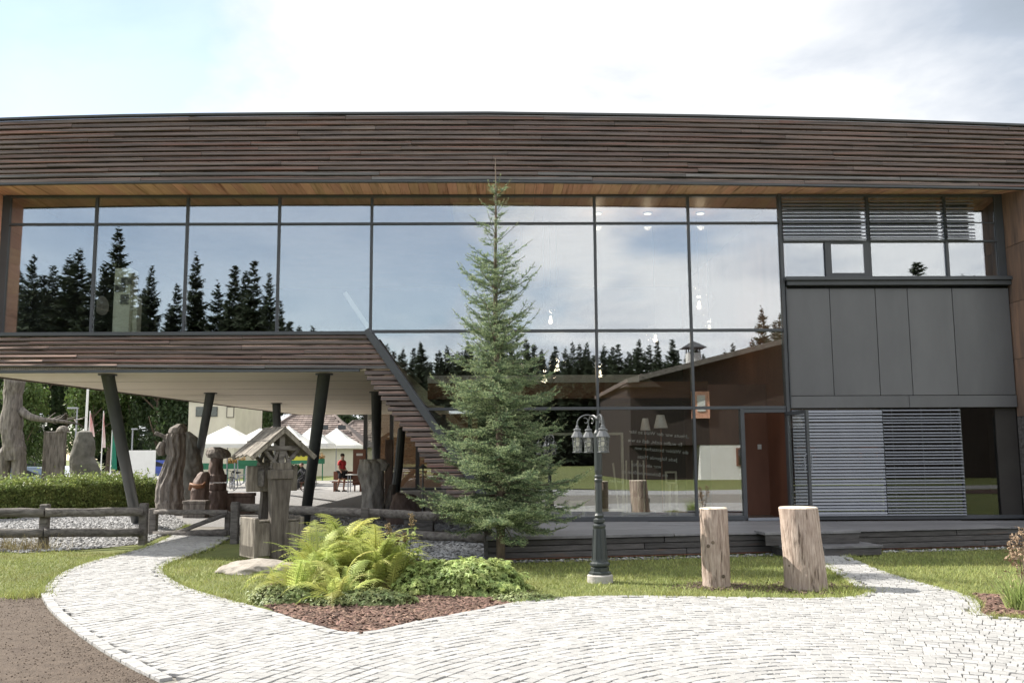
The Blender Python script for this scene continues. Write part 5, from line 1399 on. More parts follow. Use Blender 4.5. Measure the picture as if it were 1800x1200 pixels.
def notice():
    Y = 44.8; p = D(630, 858, Y); p.z = 0; p.x = D(631, 858, Y).x; root = thing('notice_board', 'dark upright notice board with one pale strip behind the table', 'sign', p); k = Y/FPX
    MB().box(-11*k, 11*k, -.05, .05, .3, pxh(789, 630, Y), .01).build('board', M_BROWN, root); MB().box(-5*k, 6*k, -.07, -.052, pxh(800, 630, Y), pxh(796, 630, Y)).build('pale_strip', M_WHITE, root)
    for x in (-.2, .2): MB().box(x-.03, x+.03, -.04, .04, 0, .3).build('leg', M_BROWN, root)
notice()

# ------------------------------------------------------------------ people
def skin_mesh(joints, edges, radii, sub=2):
    me = bpy.data.meshes.new('body'); me.from_pydata([tuple(j) for j in joints], edges, []); me.update()
    tmp = bpy.data.objects.new('tmp', me); COL.objects.link(tmp)
    md = tmp.modifiers.new('skin', 'SKIN'); md.use_smooth_shade = True
    for i, v in enumerate(me.skin_vertices[0].data):
        v.radius = radii[i] if isinstance(radii[i], tuple) else (radii[i], radii[i]); v.use_root = (i == 0)
    s = tmp.modifiers.new('sub', 'SUBSURF'); s.levels = sub; s.render_levels = sub
    dg = bpy.context.evaluated_depsgraph_get(); out = bpy.data.meshes.new_from_object(tmp.evaluated_get(dg)); bpy.data.objects.remove(tmp); return out
M_SKIN = mat('skin', (.42, .25, .18), (.38, .22, .155), 4, .6)
M_RED = mat('red_jersey', (.50, .045, .05), (.42, .035, .04), 3, .8)
M_BLACK = mat('black_cloth', (.025, .025, .028), (.018, .018, .02), 3, .8)
M_HAIR = mat('brown_hair', (.06, .04, .028), (.04, .026, .018), 9, .8)
def standing_person():
    p = D(601, 862, 44.5); p.z = 0; root = thing('person', 'person in a red short sleeved jersey and black shorts walking under the building', 'person', p, R(60))
    J = [(0, 0, .94), (0, .01, 1.12), (0, .02, 1.30), (0, .01, 1.44), (0, -.01, 1.53), (0, -.02, 1.62), (0, -.02, 1.74),
         (.10, 0, .90), (.11, -.05, .50), (.11, .0, .10), (.11, -.14, .03), (-.10, 0, .90), (-.11, .08, .50), (-.11, .22, .12), (-.11, .10, .03),
         (.19, .02, 1.41), (.25, .06, 1.15), (.26, -.06, .93), (.26, -.10, .84), (-.19, .02, 1.41), (-.25, .0, 1.15), (-.25, -.14, .95), (-.25, -.19, .87)]
    E_ = [(0, 1), (1, 2), (2, 3), (3, 4), (4, 5), (5, 6), (0, 7), (7, 8), (8, 9), (9, 10), (0, 11), (11, 12), (12, 13), (13, 14), (3, 15), (15, 16), (16, 17), (17, 18), (3, 19), (19, 20), (20, 21), (21, 22)]
    Rr = [(.16, .12), (.14, .11), (.16, .12), (.10, .09), .055, .085, .07, .095, .058, .04, .035, .095, .058, .04, .035, .062, .045, .035, .03, .062, .045, .035, .03]
    link('body', skin_mesh(J, E_, Rr), root).data.materials.append(M_SKIN)
    J2 = [(0, .01, 1.0), (0, .015, 1.15), (0, .02, 1.30), (0, .01, 1.43), (.20, .02, 1.40), (.24, .05, 1.22), (-.20, .02, 1.40), (-.24, .01, 1.22)]
    link('jersey', skin_mesh(J2, [(0, 1), (1, 2), (2, 3), (3, 4), (4, 5), (3, 6), (6, 7)], [(.185, .15), (.165, .135), (.185, .15), (.11, .10), .085, .072, .085, .072]), root).data.materials.append(M_RED)
    J3 = [(0, 0, .98), (.10, 0, .90), (.112, -.04, .58), (-.10, 0, .90), (-.112, .07, .58)]
    link('shorts', skin_mesh(J3, [(0, 1), (1, 2), (0, 3), (3, 4)], [(.185, .145), .115, .085, .115, .085]), root).data.materials.append(M_BLACK)
    MB().lathe([(.03, -.02), (.095, .02), (.10, .08), (.07, .13), (.01, .15)], 12, (0, .005, 1.66)).build('hair', M_HAIR, root, smooth=True)
    sh = MB(); sh.box(.06, .16, -.20, .06, -.01, .07, .02); sh.build('shoe', M_BLACK, root); sh = MB(); sh.box(-.16, -.06, .04, .28, -.01, .08, .02); sh.build('shoe', M_BLACK, root)
    nb = MB().lathe([(.01, -.03), (.02, 0), (.008, .03)], 8, (0, -.115, 1.66)).build('nose', M_SKIN, root)
    bag = MB().lathe([(.02, 0), (.13, .03), (.15, .12), (.13, .22), (.03, .25)], 12, (.33, -.12, .62)).build('helmet', M_BLACK, None); 
    bag.parent = None; bag.location = p; bag.rotation_euler = (0, 0, R(60)); tag(bag, 'black cycling helmet hanging from the hand of the red jersey person', 'helmet')
standing_person()
def sitting_person():
    p = D(532, 858, 47); p.z = 0; root = thing('person', 'person in dark clothes sitting bent forward behind the bicycles', 'person', p, R(-35))
    J = [(0, .05, .50), (0, .08, .68), (0, .04, .88), (0, 0, 1.02), (0, -.05, 1.10), (0, -.10, 1.20), (0, -.11, 1.30),
         (.10, -.02, .50), (.13, -.42, .52), (.13, -.42, .10), (.13, -.54, .04), (-.10, -.02, .50), (-.13, -.42, .52), (-.13, -.40, .10), (-.13, -.52, .04),
         (.19, .0, .98), (.25, -.14, .76), (.16, -.36, .64), (.12, -.42, .62), (-.19, .0, .98), (-.25, -.14, .76), (-.16, -.36, .64), (-.12, -.42, .62)]
    E_ = [(0, 1), (1, 2), (2, 3), (3, 4), (4, 5), (5, 6), (0, 7), (7, 8), (8, 9), (9, 10), (0, 11), (11, 12), (12, 13), (13, 14), (3, 15), (15, 16), (16, 17), (17, 18), (3, 19), (19, 20), (20, 21), (21, 22)]
    Rr = [(.17, .14), (.15, .12), (.17, .13), (.10, .09), .055, .085, .07, .1, .07, .05, .04, .1, .07, .05, .04, .065, .05, .04, .032, .065, .05, .04, .032]
    link('body', skin_mesh(J, E_, Rr), root).data.materials.append(M_BLACK)
    MB().lathe([(.02, -.09), (.075, -.06), (.092, .0), (.09, .06), (.05, .11), (.005, .12)], 12, (0, -.115, 1.23)).build('face', M_SKIN, root, smooth=True)
    MB().lathe([(.08, -.01), (.105, .03), (.09, .09), (.05, .12), (.005, .13)], 12, (0, -.095, 1.24)).build('hair', M_HAIR, root, smooth=True)
    st_ = thing('stool', 'low stool under the sitting person in dark clothes', 'stool', p)
    MB().lathe([(.2, .36), (.2, .40)], 14, (0, 0, 0)).build('seat', M_BROWN, st_)
    for a in range(3): MB().tube([(math.cos(a*2.1)*.15, math.sin(a*2.1)*.15, 0), (math.cos(a*2.1)*.12, math.sin(a*2.1)*.12, .36)], .018, 6).build('leg', M_BROWN, st_)
sitting_person()
def bicycle(px, py, Y, rz, label, m):
    p = D(px, py, Y); p.z = 0; root = thing('bicycle', label, 'bicycle', p, rz, 'bicycles parked by the terrace')
    def wheel(x):
        t = MB(); pts = [(x+.34*math.cos(a), 0, .34+.34*math.sin(a)) for a in np.linspace(0, 6.283, 25)]; t.tube(pts, .018, 6, cap=False); w = t.build('wheel', M_BLACK, root)
        s = MB()
        for k in range(12): a = k*math.pi/6; s.tube([(x, 0, .34), (x+.33*math.cos(a), 0, .34+.33*math.sin(a))], .0035, 3)
        s.build('spokes', M_SLAT, w)
    wheel(-.52); wheel(.52)
    f = MB()
    for a, b in (((-.52, 0, .34), (-.06, 0, .30)), ((-.06, 0, .30), (-.18, 0, .80)), ((-.52, 0, .34), (-.16, 0, .74)), ((-.06, 0, .30), (.36, 0, .70)), ((-.16, 0, .76), (.34, 0, .82)), ((.33, 0, .88), (.38, 0, .66)), ((.38, 0, .66), (.52, 0, .34))): f.tube([a, b], .022, 6)
    f.build('frame', m, root); MB().tube([(-.3, 0, .90), (-.05, 0, .91)], [.07, .02], 8).build('saddle', M_BLACK, root)
    MB().tube([(.25, -.28, .98), (.36, -.1, .97), (.33, 0, .92), (.36, .1, .97), (.25, .28, .98)], .016, 6).build('handlebar', M_BLACK, root)
bicycle(425, 853, 46, R(20), 'bicycle with a silver frame parked left of the well post', M_SLAT)
bicycle(408, 850, 48, R(115), 'bicycle turned end on nearest the carved hat figure', M_BLACK)
bicycle(520, 857, 44, R(35), 'black bicycle leaning right of the well', M_BLACK)
bicycle(545, 850, 49, R(80), 'red bicycle parked behind the leaning column', M_RED)

# ------------------------------------------------------------------ parasols on the terrace
def parasol(px, pyt, pye, half, Y, label, rz=0):
    p = D(px, 850, Y); p.z = 0; root = thing('parasol', label, 'parasol', p, rz, 'white parasols over the terrace tables'); k = Y/FPX
    zt, ze, h = pxh(pyt, px, Y), pxh(pye, px, Y), half*k
    c = MB(); n = 8
    ring = [(math.copysign(min(1, abs(math.cos(a))*1.4142), math.cos(a))*h, math.copysign(min(1, abs(math.sin(a))*1.4142), math.sin(a))*h) for a in [R(45*i) for i in range(8)]]
    v = [(0, 0, zt)]+[(x*.5, y*.5, zt+(ze-zt)*.56) for x, y in ring]+[(x, y, ze-(.0 if i % 2 else .0)) for i, (x, y) in enumerate(ring)]
    f = [(0, 1+i, 1+(i+1) % 8) for i in range(8)]+[(1+i, 9+i, 9+(i+1) % 8, 1+(i+1) % 8) for i in range(8)]
    m = len(v); v2 = [(x*.995, y*.995, z-.02) for x, y, z in v]; c.add(v+v2, f+[tuple(j+m for j in reversed(q)) for q in f]+[(9+i, 9+m+i, 9+m+(i+1) % 8, 9+(i+1) % 8) for i in range(8)])
    cn = c.build('canopy', M_PARASOL, root)
    va = MB()
    for i in range(8):
        (x0, y0), (x1, y1) = ring[i], ring[(i+1) % 8]; va.add([(x0*1.003, y0*1.003, ze), (x1*1.003, y1*1.003, ze), (x1*1.003, y1*1.003, ze-.22), (x0*1.003, y0*1.003, ze-.22), (x0*.99, y0*.99, ze), (x1*.99, y1*.99, ze), (x1*.99, y1*.99, ze-.22), (x0*.99, y0*.99, ze-.22)], [(0, 1, 2, 3), (7, 6, 5, 4), (3, 2, 6, 7)])
    va.build('valance', M_PARASOL, cn)
    MB().tube([(0, 0, 0), (0, 0, zt+.05)], .035, 8).build('pole', M_SLAT, root); MB().box(-.35, .35, -.35, .35, 0, .08, .01).build('base', M_CONC, root)
    for i in range(0, 8, 2):
        x, y = ring[i+1 if i+1 < 8 else 0]; MB().bar((0, 0, zt-.1), (x*.95, y*.95, ze+.0), .03, .03).build('rib', M_SLAT, root)
parasol(398, 748, 780, 56, 52, 'leftmost white parasol over the terrace, below the cream building')
parasol(455, 752, 781, 48, 57, 'white parasol second from the left, partly behind the plank roof of the well')
parasol(505, 748, 783, 46, 54, 'white parasol right of the well roof below the tiled roof')
parasol(548, 748, 779, 34, 58, 'small white parasol just left of the leaning column')
parasol(590, 752, 782, 40, 64, 'farthest white parasol behind the person in red')
# terrace furniture, flower boxes
def flower_box(px, py, w, Y, label):
    p = D(px, py, Y); z0 = p.z; p.z = 0; k = Y/FPX; root = thing('flower_box', label, 'flower box', p); MB().box(-w*k/2, w*k/2, -.15, .15, max(.3, z0-.35), z0, .01).build('box', M_GREEN, root)
    n = 900; P = np.stack([nr.uniform(-w*k/2, w*k/2, n), nr.normal(0, .12, n), z0+np.abs(nr.normal(0, .16, n))], 1); V, F, rn = leaf_quads(P, nr.normal(0, 1, (n, 3)), nr.uniform(.04, .07, n), 3); link('flowers', np_mesh('flowers', V, F, M_FLOWER, rn), root)
    for s in (-1, 1): MB().box(s*w*k*.45-.03, s*w*k*.45+.03, -.05, .05, 0, max(.3, z0-.35)).build('leg', M_GREEN, root)
M_GREEN = mat('green_awning', (.03, .16, .085), (.025, .13, .07), 2, .7)
M_FLOWER = mat('orange_flowers', (.42, .18, .06), (.14, .16, .05), 9, .7, 0, frand=.5, trans=.2)
flower_box(415, 814, 32, 60, 'flower box full of orange blooms under the left parasols')
flower_box(540, 806, 60, 66, 'long flower box at the back of the terrace right of the well')
def barrier(px, py0, py1, w, Y, label, m=None):
    p = D(px, py1, Y); p.z = 0; k = Y/FPX; root = thing('terrace_screen', label, 'screen', p)
    MB().box(-w*k/2, w*k/2, -.02, .02, pxh(py1, px, Y), pxh(py0, px, Y), .004).build('panel', m or M_GREEN, root)
    for s in (-1, 1): MB().box(s*w*k/2-.03, s*w*k/2+.03, -.03, .03, 0, pxh(py0, px, Y)+.05).build('post', M_SLAT, root)
barrier(352, 813, 824, 44, 56, 'green cloth screen left of the carved hat figure'); barrier(392, 814, 823, 40, 56, 'green cloth screen right behind the carved hat figure')
barrier(436, 808, 818, 36, 55, 'green cloth screen just left of the well'); barrier(462, 812, 822, 60, 63, 'white cloth screen behind the well frame', M_WHITE)
barrier(528, 797, 808, 36, 60, 'yellow banner under the parasols right of the well', mat('yellow_banner', (.62, .60, .08), (.55, .52, .07), 2, .7))
def shrub(px, py, pyt, w, Y, label, m=None, n=2600):
    p = D(px, py, Y); p.z = 0; k = Y/FPX; h = pxh(pyt, px, Y); root = thing('shrub', label, 'shrub', p); r_ = np.random.default_rng(int(px))
    d = r_.normal(0, 1, (n, 3)); d /= np.linalg.norm(d, axis=1, keepdims=True); P = d*np.array([w*k/2, w*k/2, h/2])*(r_.uniform(.5, 1, n)**.4)[:, None]+[0, 0, h/2]
    V, F, rn = leaf_quads(P, d+r_.normal(0, .5, (n, 3)), r_.uniform(.05, .10, n), 4); link('foliage', np_mesh('foliage', V, F, m or M_LEAF, rn), root); MB().tube([(0, 0, 0), (0, 0, h*.6)], .04, 6).build('stem', M_BARK, root)
shrub(517, 858, 815, 40, 48, 'dark green conical bush beside the black bicycle', M_LEAFD)

# ------------------------------------------------------------------ far buildings
def cream_house():
    Y = 74; p = D(368, 830, Y); p.z = 0; k = Y/FPX; X = lambda px: (px-368)*k; z = lambda py: pxh(py, 368, Y)
    root = thing('cream_house', 'flat cream plastered building with one long dark window', 'house', p)
    MB().box(X(328), X(410), 0, 8, 0, z(704)).build('wall', M_CREAM, root); MB().box(X(326), X(412), -.2, 8.2, z(704), z(700)).build('roof', M_FRAME, root)
    w = MB(); w.box(X(341), X(379), -.06, .1, z(732), z(715)); f = w.build('window', M_FRAME, root); MB().box(X(342), X(378), -.09, -.065, z(731), z(716)).build('pane', M_GLASSD, f)
    w = MB()
    for a, b, c, d in ((395, 396, 733, 715), (407, 408, 733, 715), (395, 408, 734, 733), (395, 408, 716, 715)): w.box(X(a), X(b), -.08, .1, z(c), z(d))
    f = w.build('shutter_frame', M_RAIL, root); MB().box(X(396), X(407), -.05, .1, z(733), z(716)).build('shutter', M_CREAM, f)
cream_house()
def tiled_house(pxl, pxr, pye, pyt, Y, label, ridge=.35, seed=1):
    cx = (pxl+pxr)/2; p = D(cx, 830, Y); p.z = 0; k = Y/FPX; w = (pxr-pxl)*k; ze, zt = pxh(pye, cx, Y), pxh(pyt, cx, Y)
    root = thing('tiled_house', label, 'house', p); dp = 9.0
    MB().box(-w/2+.5, w/2-.5, .6, dp-.5, 0, ze+.05).build('wall', M_CREAM, root)
    rw = w*ridge/2
    base = MB(); A, B_, C, D_ = (-w/2, 0, ze), (w/2, 0, ze), (rw, dp*.5, zt), (-rw, dp*.5, zt); A2, B2 = (-w/2, dp, ze), (w/2, dp, ze)
    base.add([A, B_, C, D_, A2, B2], [(0, 1, 2, 3), (1, 5, 2), (4, 0, 3), (5, 4, 3, 2), (0, 4, 5, 1)]); rf = base.build('roof', M_TILE, root)
    # tile rows on the front slope and the right hip
    V, F, RN = [], [], []; o = 0; rows = 16; sl = Vector((0, dp*.5, zt-ze)).normalized(); up = Vector((0, -(zt-ze), dp*.5)).normalized(); L = math.hypot(dp*.5, zt-ze)
    for r_ in range(rows):
        t0, t1 = r_/rows, (r_+1)/rows; hw = (w/2)*(1-t0)+rw*t0; n = int(hw*2/.42)
        for j in range(n):
            x = -hw+(j+.5+(.5 if r_ % 2 else 0))*.42
            if abs(x) > hw-.2: continue
            q = Vector((x, 0, ze))+sl*(t0*L); e = .20
            pts = [q+Vector((-e, 0, 0))+up*.09, q+Vector((e, 0, 0))+up*.09, q+Vector((e, 0, 0))+sl*(L/rows*1.05)+up*.025, q+Vector((-e, 0, 0))+sl*(L/rows*1.05)+up*.025, q+Vector((-e, 0, 0))+up*.03, q+Vector((e, 0, 0))+up*.03]
            V += [tuple(a) for a in pts]; F += [(o, o+1, o+2), (o, o+2, o+3), (o+4, o+5, o+1), (o+4, o+1, o)]; v_ = rng.random(); RN += [v_]*4; o += 6
    tag(link('tile_rows', np_mesh('tile_rows', V, F, M_TILE, RN), rf), kind='stuff')
    rd = MB()
    for a, b in ((D_, C), (C, B_), (D_, A)): rd.tube([Vector(a)+Vector((0, 0, .06)), Vector(b)+Vector((0, -.03, .06))], .14, 6)
    rd.build('ridge_tiles', M_TILE, rf)
    for i in range(2): MB().box(w*.10+i*1.6, w*.10+i*1.6+.7, dp*.2, dp*.2+.1, ze+(zt-ze)*.5, ze+(zt-ze)*.62).build('roof_window', M_FRAME, rf)
tiled_house(424, 640, 786, 722, 82, 'house with a brown tiled hip roof behind the parasols', .30)
tiled_house(560, 720, 790, 738, 100, 'second tiled roof farther right behind the tiled house', .4)

# ------------------------------------------------------------------ car park: cars, lamps, flags, panel
def car(px, Y, rz, m, label, z=0.0):
    p = D(px, 830, Y); p.z = .02+z; root = thing('parked_car', label, 'car', p, rz, 'cars in the car park')
    prof = [(-2.1, .30), (-2.15, .62), (-2.05, .86), (-1.75, .95), (-1.25, 1.38), (-.6, 1.47), (.35, 1.45), (1.05, .98), (1.85, .84), (2.12, .62), (2.12, .32)]
    b = MB(); n = len(prof)
    for w, s in ((-.86, .0), (-.80, 0), ):
        pass
    def ring(y, inset): return [(x*(1-inset*.02), y*(1 if z_ < 1.0 else .80), z_) for x, z_ in prof]
    v = ring(-.87, 1)+ring(-.80, 0)+ring(.80, 0)+ring(.87, 1); b.v = v
    for r_ in range(3):
        for i in range(n): j = (i+1) % n; b.f.append((r_*n+i, r_*n+j, (r_+1)*n+j, (r_+1)*n+i))
    b.f += [tuple(range(n)), tuple(3*n+i for i in range(n))[::-1]]; b.build('body', m, root)
    for s in (-1, 1): MB().add([(-1.35, s*.80, 1.0), (.75, s*.80, 1.0), (.25, s*.725, 1.36), (-1.0, s*.725, 1.36), (-1.35, s*.77, 1.0), (.75, s*.77, 1.0), (.25, s*.70, 1.36), (-1.0, s*.70, 1.36)], [(0, 1, 2, 3), (7, 6, 5, 4), (0, 4, 5, 1), (2, 6, 7, 3)]).build('side_window', M_BLACK, root)
    MB().add([(.42, -.66, 1.42), (.42, .66, 1.42), (1.04, .78, 1.01), (1.04, -.78, 1.01), (.40, -.66, 1.46), (.40, .66, 1.46), (1.07, .78, 1.03), (1.07, -.78, 1.03)], [(0, 1, 2, 3), (4, 7, 6, 5), (0, 4, 5, 1), (2, 6, 7, 3)]).build('windscreen', M_GLASSD, root)
    for x in (-1.3, 1.35):
        for s in (-1, 1): 
            w = MB().lathe([(.20, -.1), (.31, -.09), (.32, 0), (.31, .09), (.20, .1)], 16, m=Matrix.Translation((x, s*.78, .31)) @ Matrix.Rotation(math.pi/2, 4, 'X')).build('wheel', M_BLACK, root)
            MB().lathe([(.02, 0), (.19, .0), (.19, .02), (.02, .03)], 10, m=Matrix.Translation((x, s*.88, .31)) @ Matrix.Rotation(-s*math.pi/2, 4, 'X')).build('rim', M_SLAT, w)
    for s in (-1, 1): MB().box(2.02, 2.12, s*.62-.14, s*.62+.14, .62, .74, .02).build('headlight', M_WHITE, root)
car(58, 92, R(10), mat('black_car_paint', (.02, .022, .026), (.02, .022, .026), 2, .3, spec=.6), 'black car parked on the bright car park behind the two legged trunk')
car(62, 47, R(8), mat('blue_grey_car_paint', (.13, .17, .22), (.12, .16, .21), 2, .3, spec=.6), 'blue grey car parked just behind the hedge', -.25)
car(118, 52, R(95), mat('silver_car_paint', (.42, .44, .47), (.4, .42, .45), 2, .3, spec=.6), 'silver car standing end on between the board and the standing stone', -.25)
car(288, 72, R(0), mat('blue_car_paint', (.03, .06, .30), (.03, .055, .28), 2, .3, spec=.6), 'bright blue car left of the robed carving')
def pole_(px, pyt, Y, r_, name, label, cat, m=M_SLAT, group=None):
    p = D(px, 830, Y); p.z = 0; root = thing(name, label, cat, p, 0, group); h = pxh(pyt, px, Y); MB().tube([(0, 0, 0), (0, 0, h)], [r_, r_*.7], 8).build('pole', m, root); return root, h, Y/FPX
root, h, k = pole_(130, 716, 78, .09, 'street_lamp', 'tall street lamp with a flat arm to the left, left of the flagpoles', 'street lamp', group='street lamps on the car park'); MB().box(-17*k, .1, -.12, .12, h-.12, h, .03).build('lamp_arm', M_SLAT, root)
root, h, k = pole_(230, 754, 84, .09, 'street_lamp', 'street lamp with a short head right of the leaning column', 'street lamp', group='street lamps on the car park'); MB().box(-.1, 9*k, -.14, .14, h-.06, h+.06, .03).build('lamp_head', M_SLAT, root)
root, h, k = pole_(147, 640, 60, .10, 'flagpole', 'tallest bare white pole rising behind the standing stone', 'flagpole', M_WHITE, 'flagpoles by the car park')
M_FLAG = mat('white_red_flag', (.70, .66, .64), (.55, .16, .16), .9, .8, trans=.2, stretch=(1, 1, .6)); M_FLAGG = mat('green_flag', (.02, .20, .13), (.02, .16, .10), 2, .8, trans=.2)
def flag(px, pyt, Y, w, h_, m, label):
    root, h, k = pole_(px, pyt, Y, .045, 'flagpole', label, 'flagpole', M_WHITE, 'flagpoles by the car park'); f = MB(); n = 8
    for i in range(n+1):
        t = i/n; z = h-.15-h_*k*t
        for j in range(5): u = j/4*w*k*(.25+.75*t); f.v.append((u, .12*math.sin(j*1.3+t*3), z-u*.15))
    o = len(f.v); f.v += [(x, y+.012, z) for x, y, z in f.v]
    for i in range(n):
        for j in range(4): a = i*5+j; f.f += [(a, a+1, a+6, a+5), (o+a, o+a+5, o+a+6, o+a+1)]
    f.build('flag', m, root)
flag(153, 722, 64, 9, 40, M_FLAG, 'flagpole with a white and red flag right of the tallest pole')
flag(177, 722, 66, 5, 60, M_FLAG, 'flagpole with a narrow furled red and white flag between the stone and the column')
flag(194, 744, 62, 10, 75, M_FLAGG, 'flagpole with a dark green flag just left of the leaning column')
p = D(248, 835, 60); p.z = 0; root = thing('site_hoarding', 'blank white hoarding standing between the column and the robed carving', 'hoarding', p); k = 60/FPX
MB().box(-25*k, 24*k, -.05, .05, .35, pxh(791, 248, 60), .01).build('panel', M_WHITE, root)
for x in (-20*k, 20*k): MB().box(x-.05, x+.05, -.04, .04, 0, .35).build('leg', M_SLAT, root)

# ------------------------------------------------------------------ trees
def crown_mesh(seed, n, h, w, m, leaf=.12, blobs=16):
    r_ = np.random.default_rng(seed); c = r_.normal(0, 1, (blobs, 3)); c /= np.linalg.norm(c, axis=1, keepdims=True); c *= (r_.uniform(.25, .95, blobs)**.6)[:, None]
    rad = r_.uniform(.28, .48, blobs); k = r_.integers(0, blobs, n); d = r_.normal(0, 1, (n, 3)); d /= np.linalg.norm(d, axis=1, keepdims=True)
    P = c[k]+d*(rad[k]*r_.uniform(.55, 1.03, n))[:, None]; P = P*np.array([w/2*.78, w/2*.78, h/2*.80])
    V, F, rn = leaf_quads(P, d+r_.normal(0, .6, (n, 3))+[0, 0, .3], leaf*r_.uniform(.6, 1.4, n), seed)
    rn = np.clip(np.repeat(r_.random(blobs)[k]*.5, 2)+rn*.5, 0, 1); return np_mesh('crown', V, F, m, rn)
CR = [crown_mesh(i+60, 9000, 1.0, 1.0, [M_LEAF, M_LEAFD, M_LEAFD][i], .020) for i in range(3)]
def leafy_tree(px, Y, h, w, kind, label, zb=.25, dx=0):
    p = D(px, 820, Y); p.z = 0; root = thing('leafy_tree', label, 'tree', p, 0, 'leafy trees beyond the car park'); r_ = random.Random(int(px*7+Y))
    link('crown', CR[kind], root, (0, 0, h*(zb+(1-zb)/2)), (0, 0, r_.uniform(0, 6)), (w, w, h*(1-zb)*1.1))
    t = MB(); t.tube([(0, 0, -.1), (.1, 0, h*.3), (0, 0, h*.75)], [h*.022, h*.016, h*.006], 8)
    for k in range(6): a = r_.uniform(0, 6.28); z = h*r_.uniform(.25, .6); t.tube([(0, 0, z), (math.cos(a)*w*.3, math.sin(a)*w*.3, z+h*.18)], [h*.008, h*.003], 5)
    t.build('trunk', M_BARK, root)
LT = [(-60, 100, 15, 11, 1, 'dark leafy tree at the far left edge behind the trunk sculpture'), (55, 118, 19, 14, 1, 'dark leafy tree behind the side branch of the trunk sculpture'), (40, 84, 9, 6, 0, 'small light green tree above the black car'), (110, 125, 20, 14, 2, 'dark tree behind the wooden panel'),
      (158, 92, 11, 8.5, 0, 'yellow green tree behind the tallest pole'), (190, 110, 16, 11, 2, 'dark tree directly behind the left leaning column'), (222, 96, 13.5, 9, 0, 'mid green broad tree right of the left leaning column'), (272, 90, 12.5, 9, 1, 'dark rounded tree behind the robed carving'),
      (310, 102, 17, 11, 1, 'dark tree close left of the cream building'), (425, 94, 11, 8, 0, 'light green tree between the cream building and the tiled roof'), (470, 120, 12, 9, 1, 'dark tree behind the tiled roof'), (-160, 96, 15, 12, 2, 'dark tree left of the picture edge'), (560, 130, 13, 12, 2, 'dark tree far behind the farthest parasol')]
for a in LT: leafy_tree(*a, zb=.12)
shrub(60, 830, 790, 60, 88, 'pale roadside bush at the back of the car park', M_LEAF, 1800)

def spruce_mesh(seed, whorls=66, m=M_FSPRUCE):
    """full-size forest spruce, height 1: irregular whorls of drooping boughs made of many small needle sprays"""
    r_ = np.random.default_rng(seed); V, F, RN = [], [], []; o = 0
    skew = r_.uniform(0, 6.28); irregular = 1+.16*np.sin(np.arange(whorls)*.9+seed)*r_.random(whorls)
    for i in range(whorls):
        t = (i+r_.uniform(-.4, .4))/whorls; z = .07+.915*t; L = (.165*(1-t)**.80+.005)*irregular[i]*r_.uniform(.75, 1.2); nb_ = int(9-2*t)
        a0 = r_.uniform(0, 6.28)
        for k in range(nb_):
            a = a0+k*6.283/nb_+r_.normal(0, .35); l_ = L*r_.uniform(.45, 1.3)*(1+.15*math.cos(a-skew)); el = r_.normal(-.38 if t < .6 else .25*(t-.6), .16)
            d = np.array([math.cos(a), math.sin(a), 0]); s = np.array([-d[1], d[0], 0]); p0 = np.array([0, 0, min(z+r_.normal(0, .010), .992)]); nj = 6
            for j in range(nj):
                f0 = j/nj+r_.uniform(0, .08); c0 = p0+d*l_*f0+[0, 0, math.tan(el)*l_*f0+.28*l_*f0*f0]; w0 = l_*.46*(1-f0)**.7+.006
                for sg in (-1, 1):
                    dr = d*r_.uniform(.5, .9)+s*sg*r_.uniform(.4, .9)+[0, 0, r_.normal(-.28, .25)]; tip = c0+dr*w0; wd = np.cross(dr, [0, 0, 1.0]); wd = wd/np.linalg.norm(wd)*w0*.20+[0, 0, r_.normal(0, .06)*w0]
                    mid = c0+dr*w0*.45
                    V += [c0, mid+wd, tip, mid-wd]; F += [(o, o+1, o+2), (o, o+2, o+3)]; o += 4; RN += [r_.random()]*2
            V += [p0, p0+d*l_+[0, 0, math.tan(el)*l_+.28*l_], p0+d*l_*.5+[0, 0, math.tan(el)*l_*.5+.06*l_-.006]]; F += [(o, o+1, o+2)]; o += 3; RN += [.2]
    V += [(-.007, 0, 0), (.007, 0, 0), (0, 0, 1.0), (0, -.007, 0), (0, .007, 0)]; F += [(o, o+1, o+2), (o+3, o+4, o+2)]; RN += [.1, .1]
    return np_mesh('crown', np.array(V), F, m, RN)
SPM = [spruce_mesh(70+i) for i in range(6)]
TRK = MB().tube([(0, 0, -.01), (0, 0, .5)], [.012, .006], 6).mesh('trunk', M_BARK)
def far_spruce(x, y, h, k, label, group, w=1.0):
    root = thing('spruce_tree', label, 'tree', (x, y, 0), (x*7.1+y) % 6.28, group)
    link('crown', SPM[k % 6], root, scale=(h*w, h*w, h)); link('trunk', TRK, root, scale=(h, h, h)); return root
r_ = random.Random(77)
# behind the far trees on the left: dark wooded slope
for i in range(26):
    x = r_.uniform(-95, -12); y = r_.uniform(126, 165); far_spruce(x, y, r_.uniform(16, 24), i, 'dark spruce in the wood beyond the car park', 'spruces in the wood beyond the car park', 1.25)
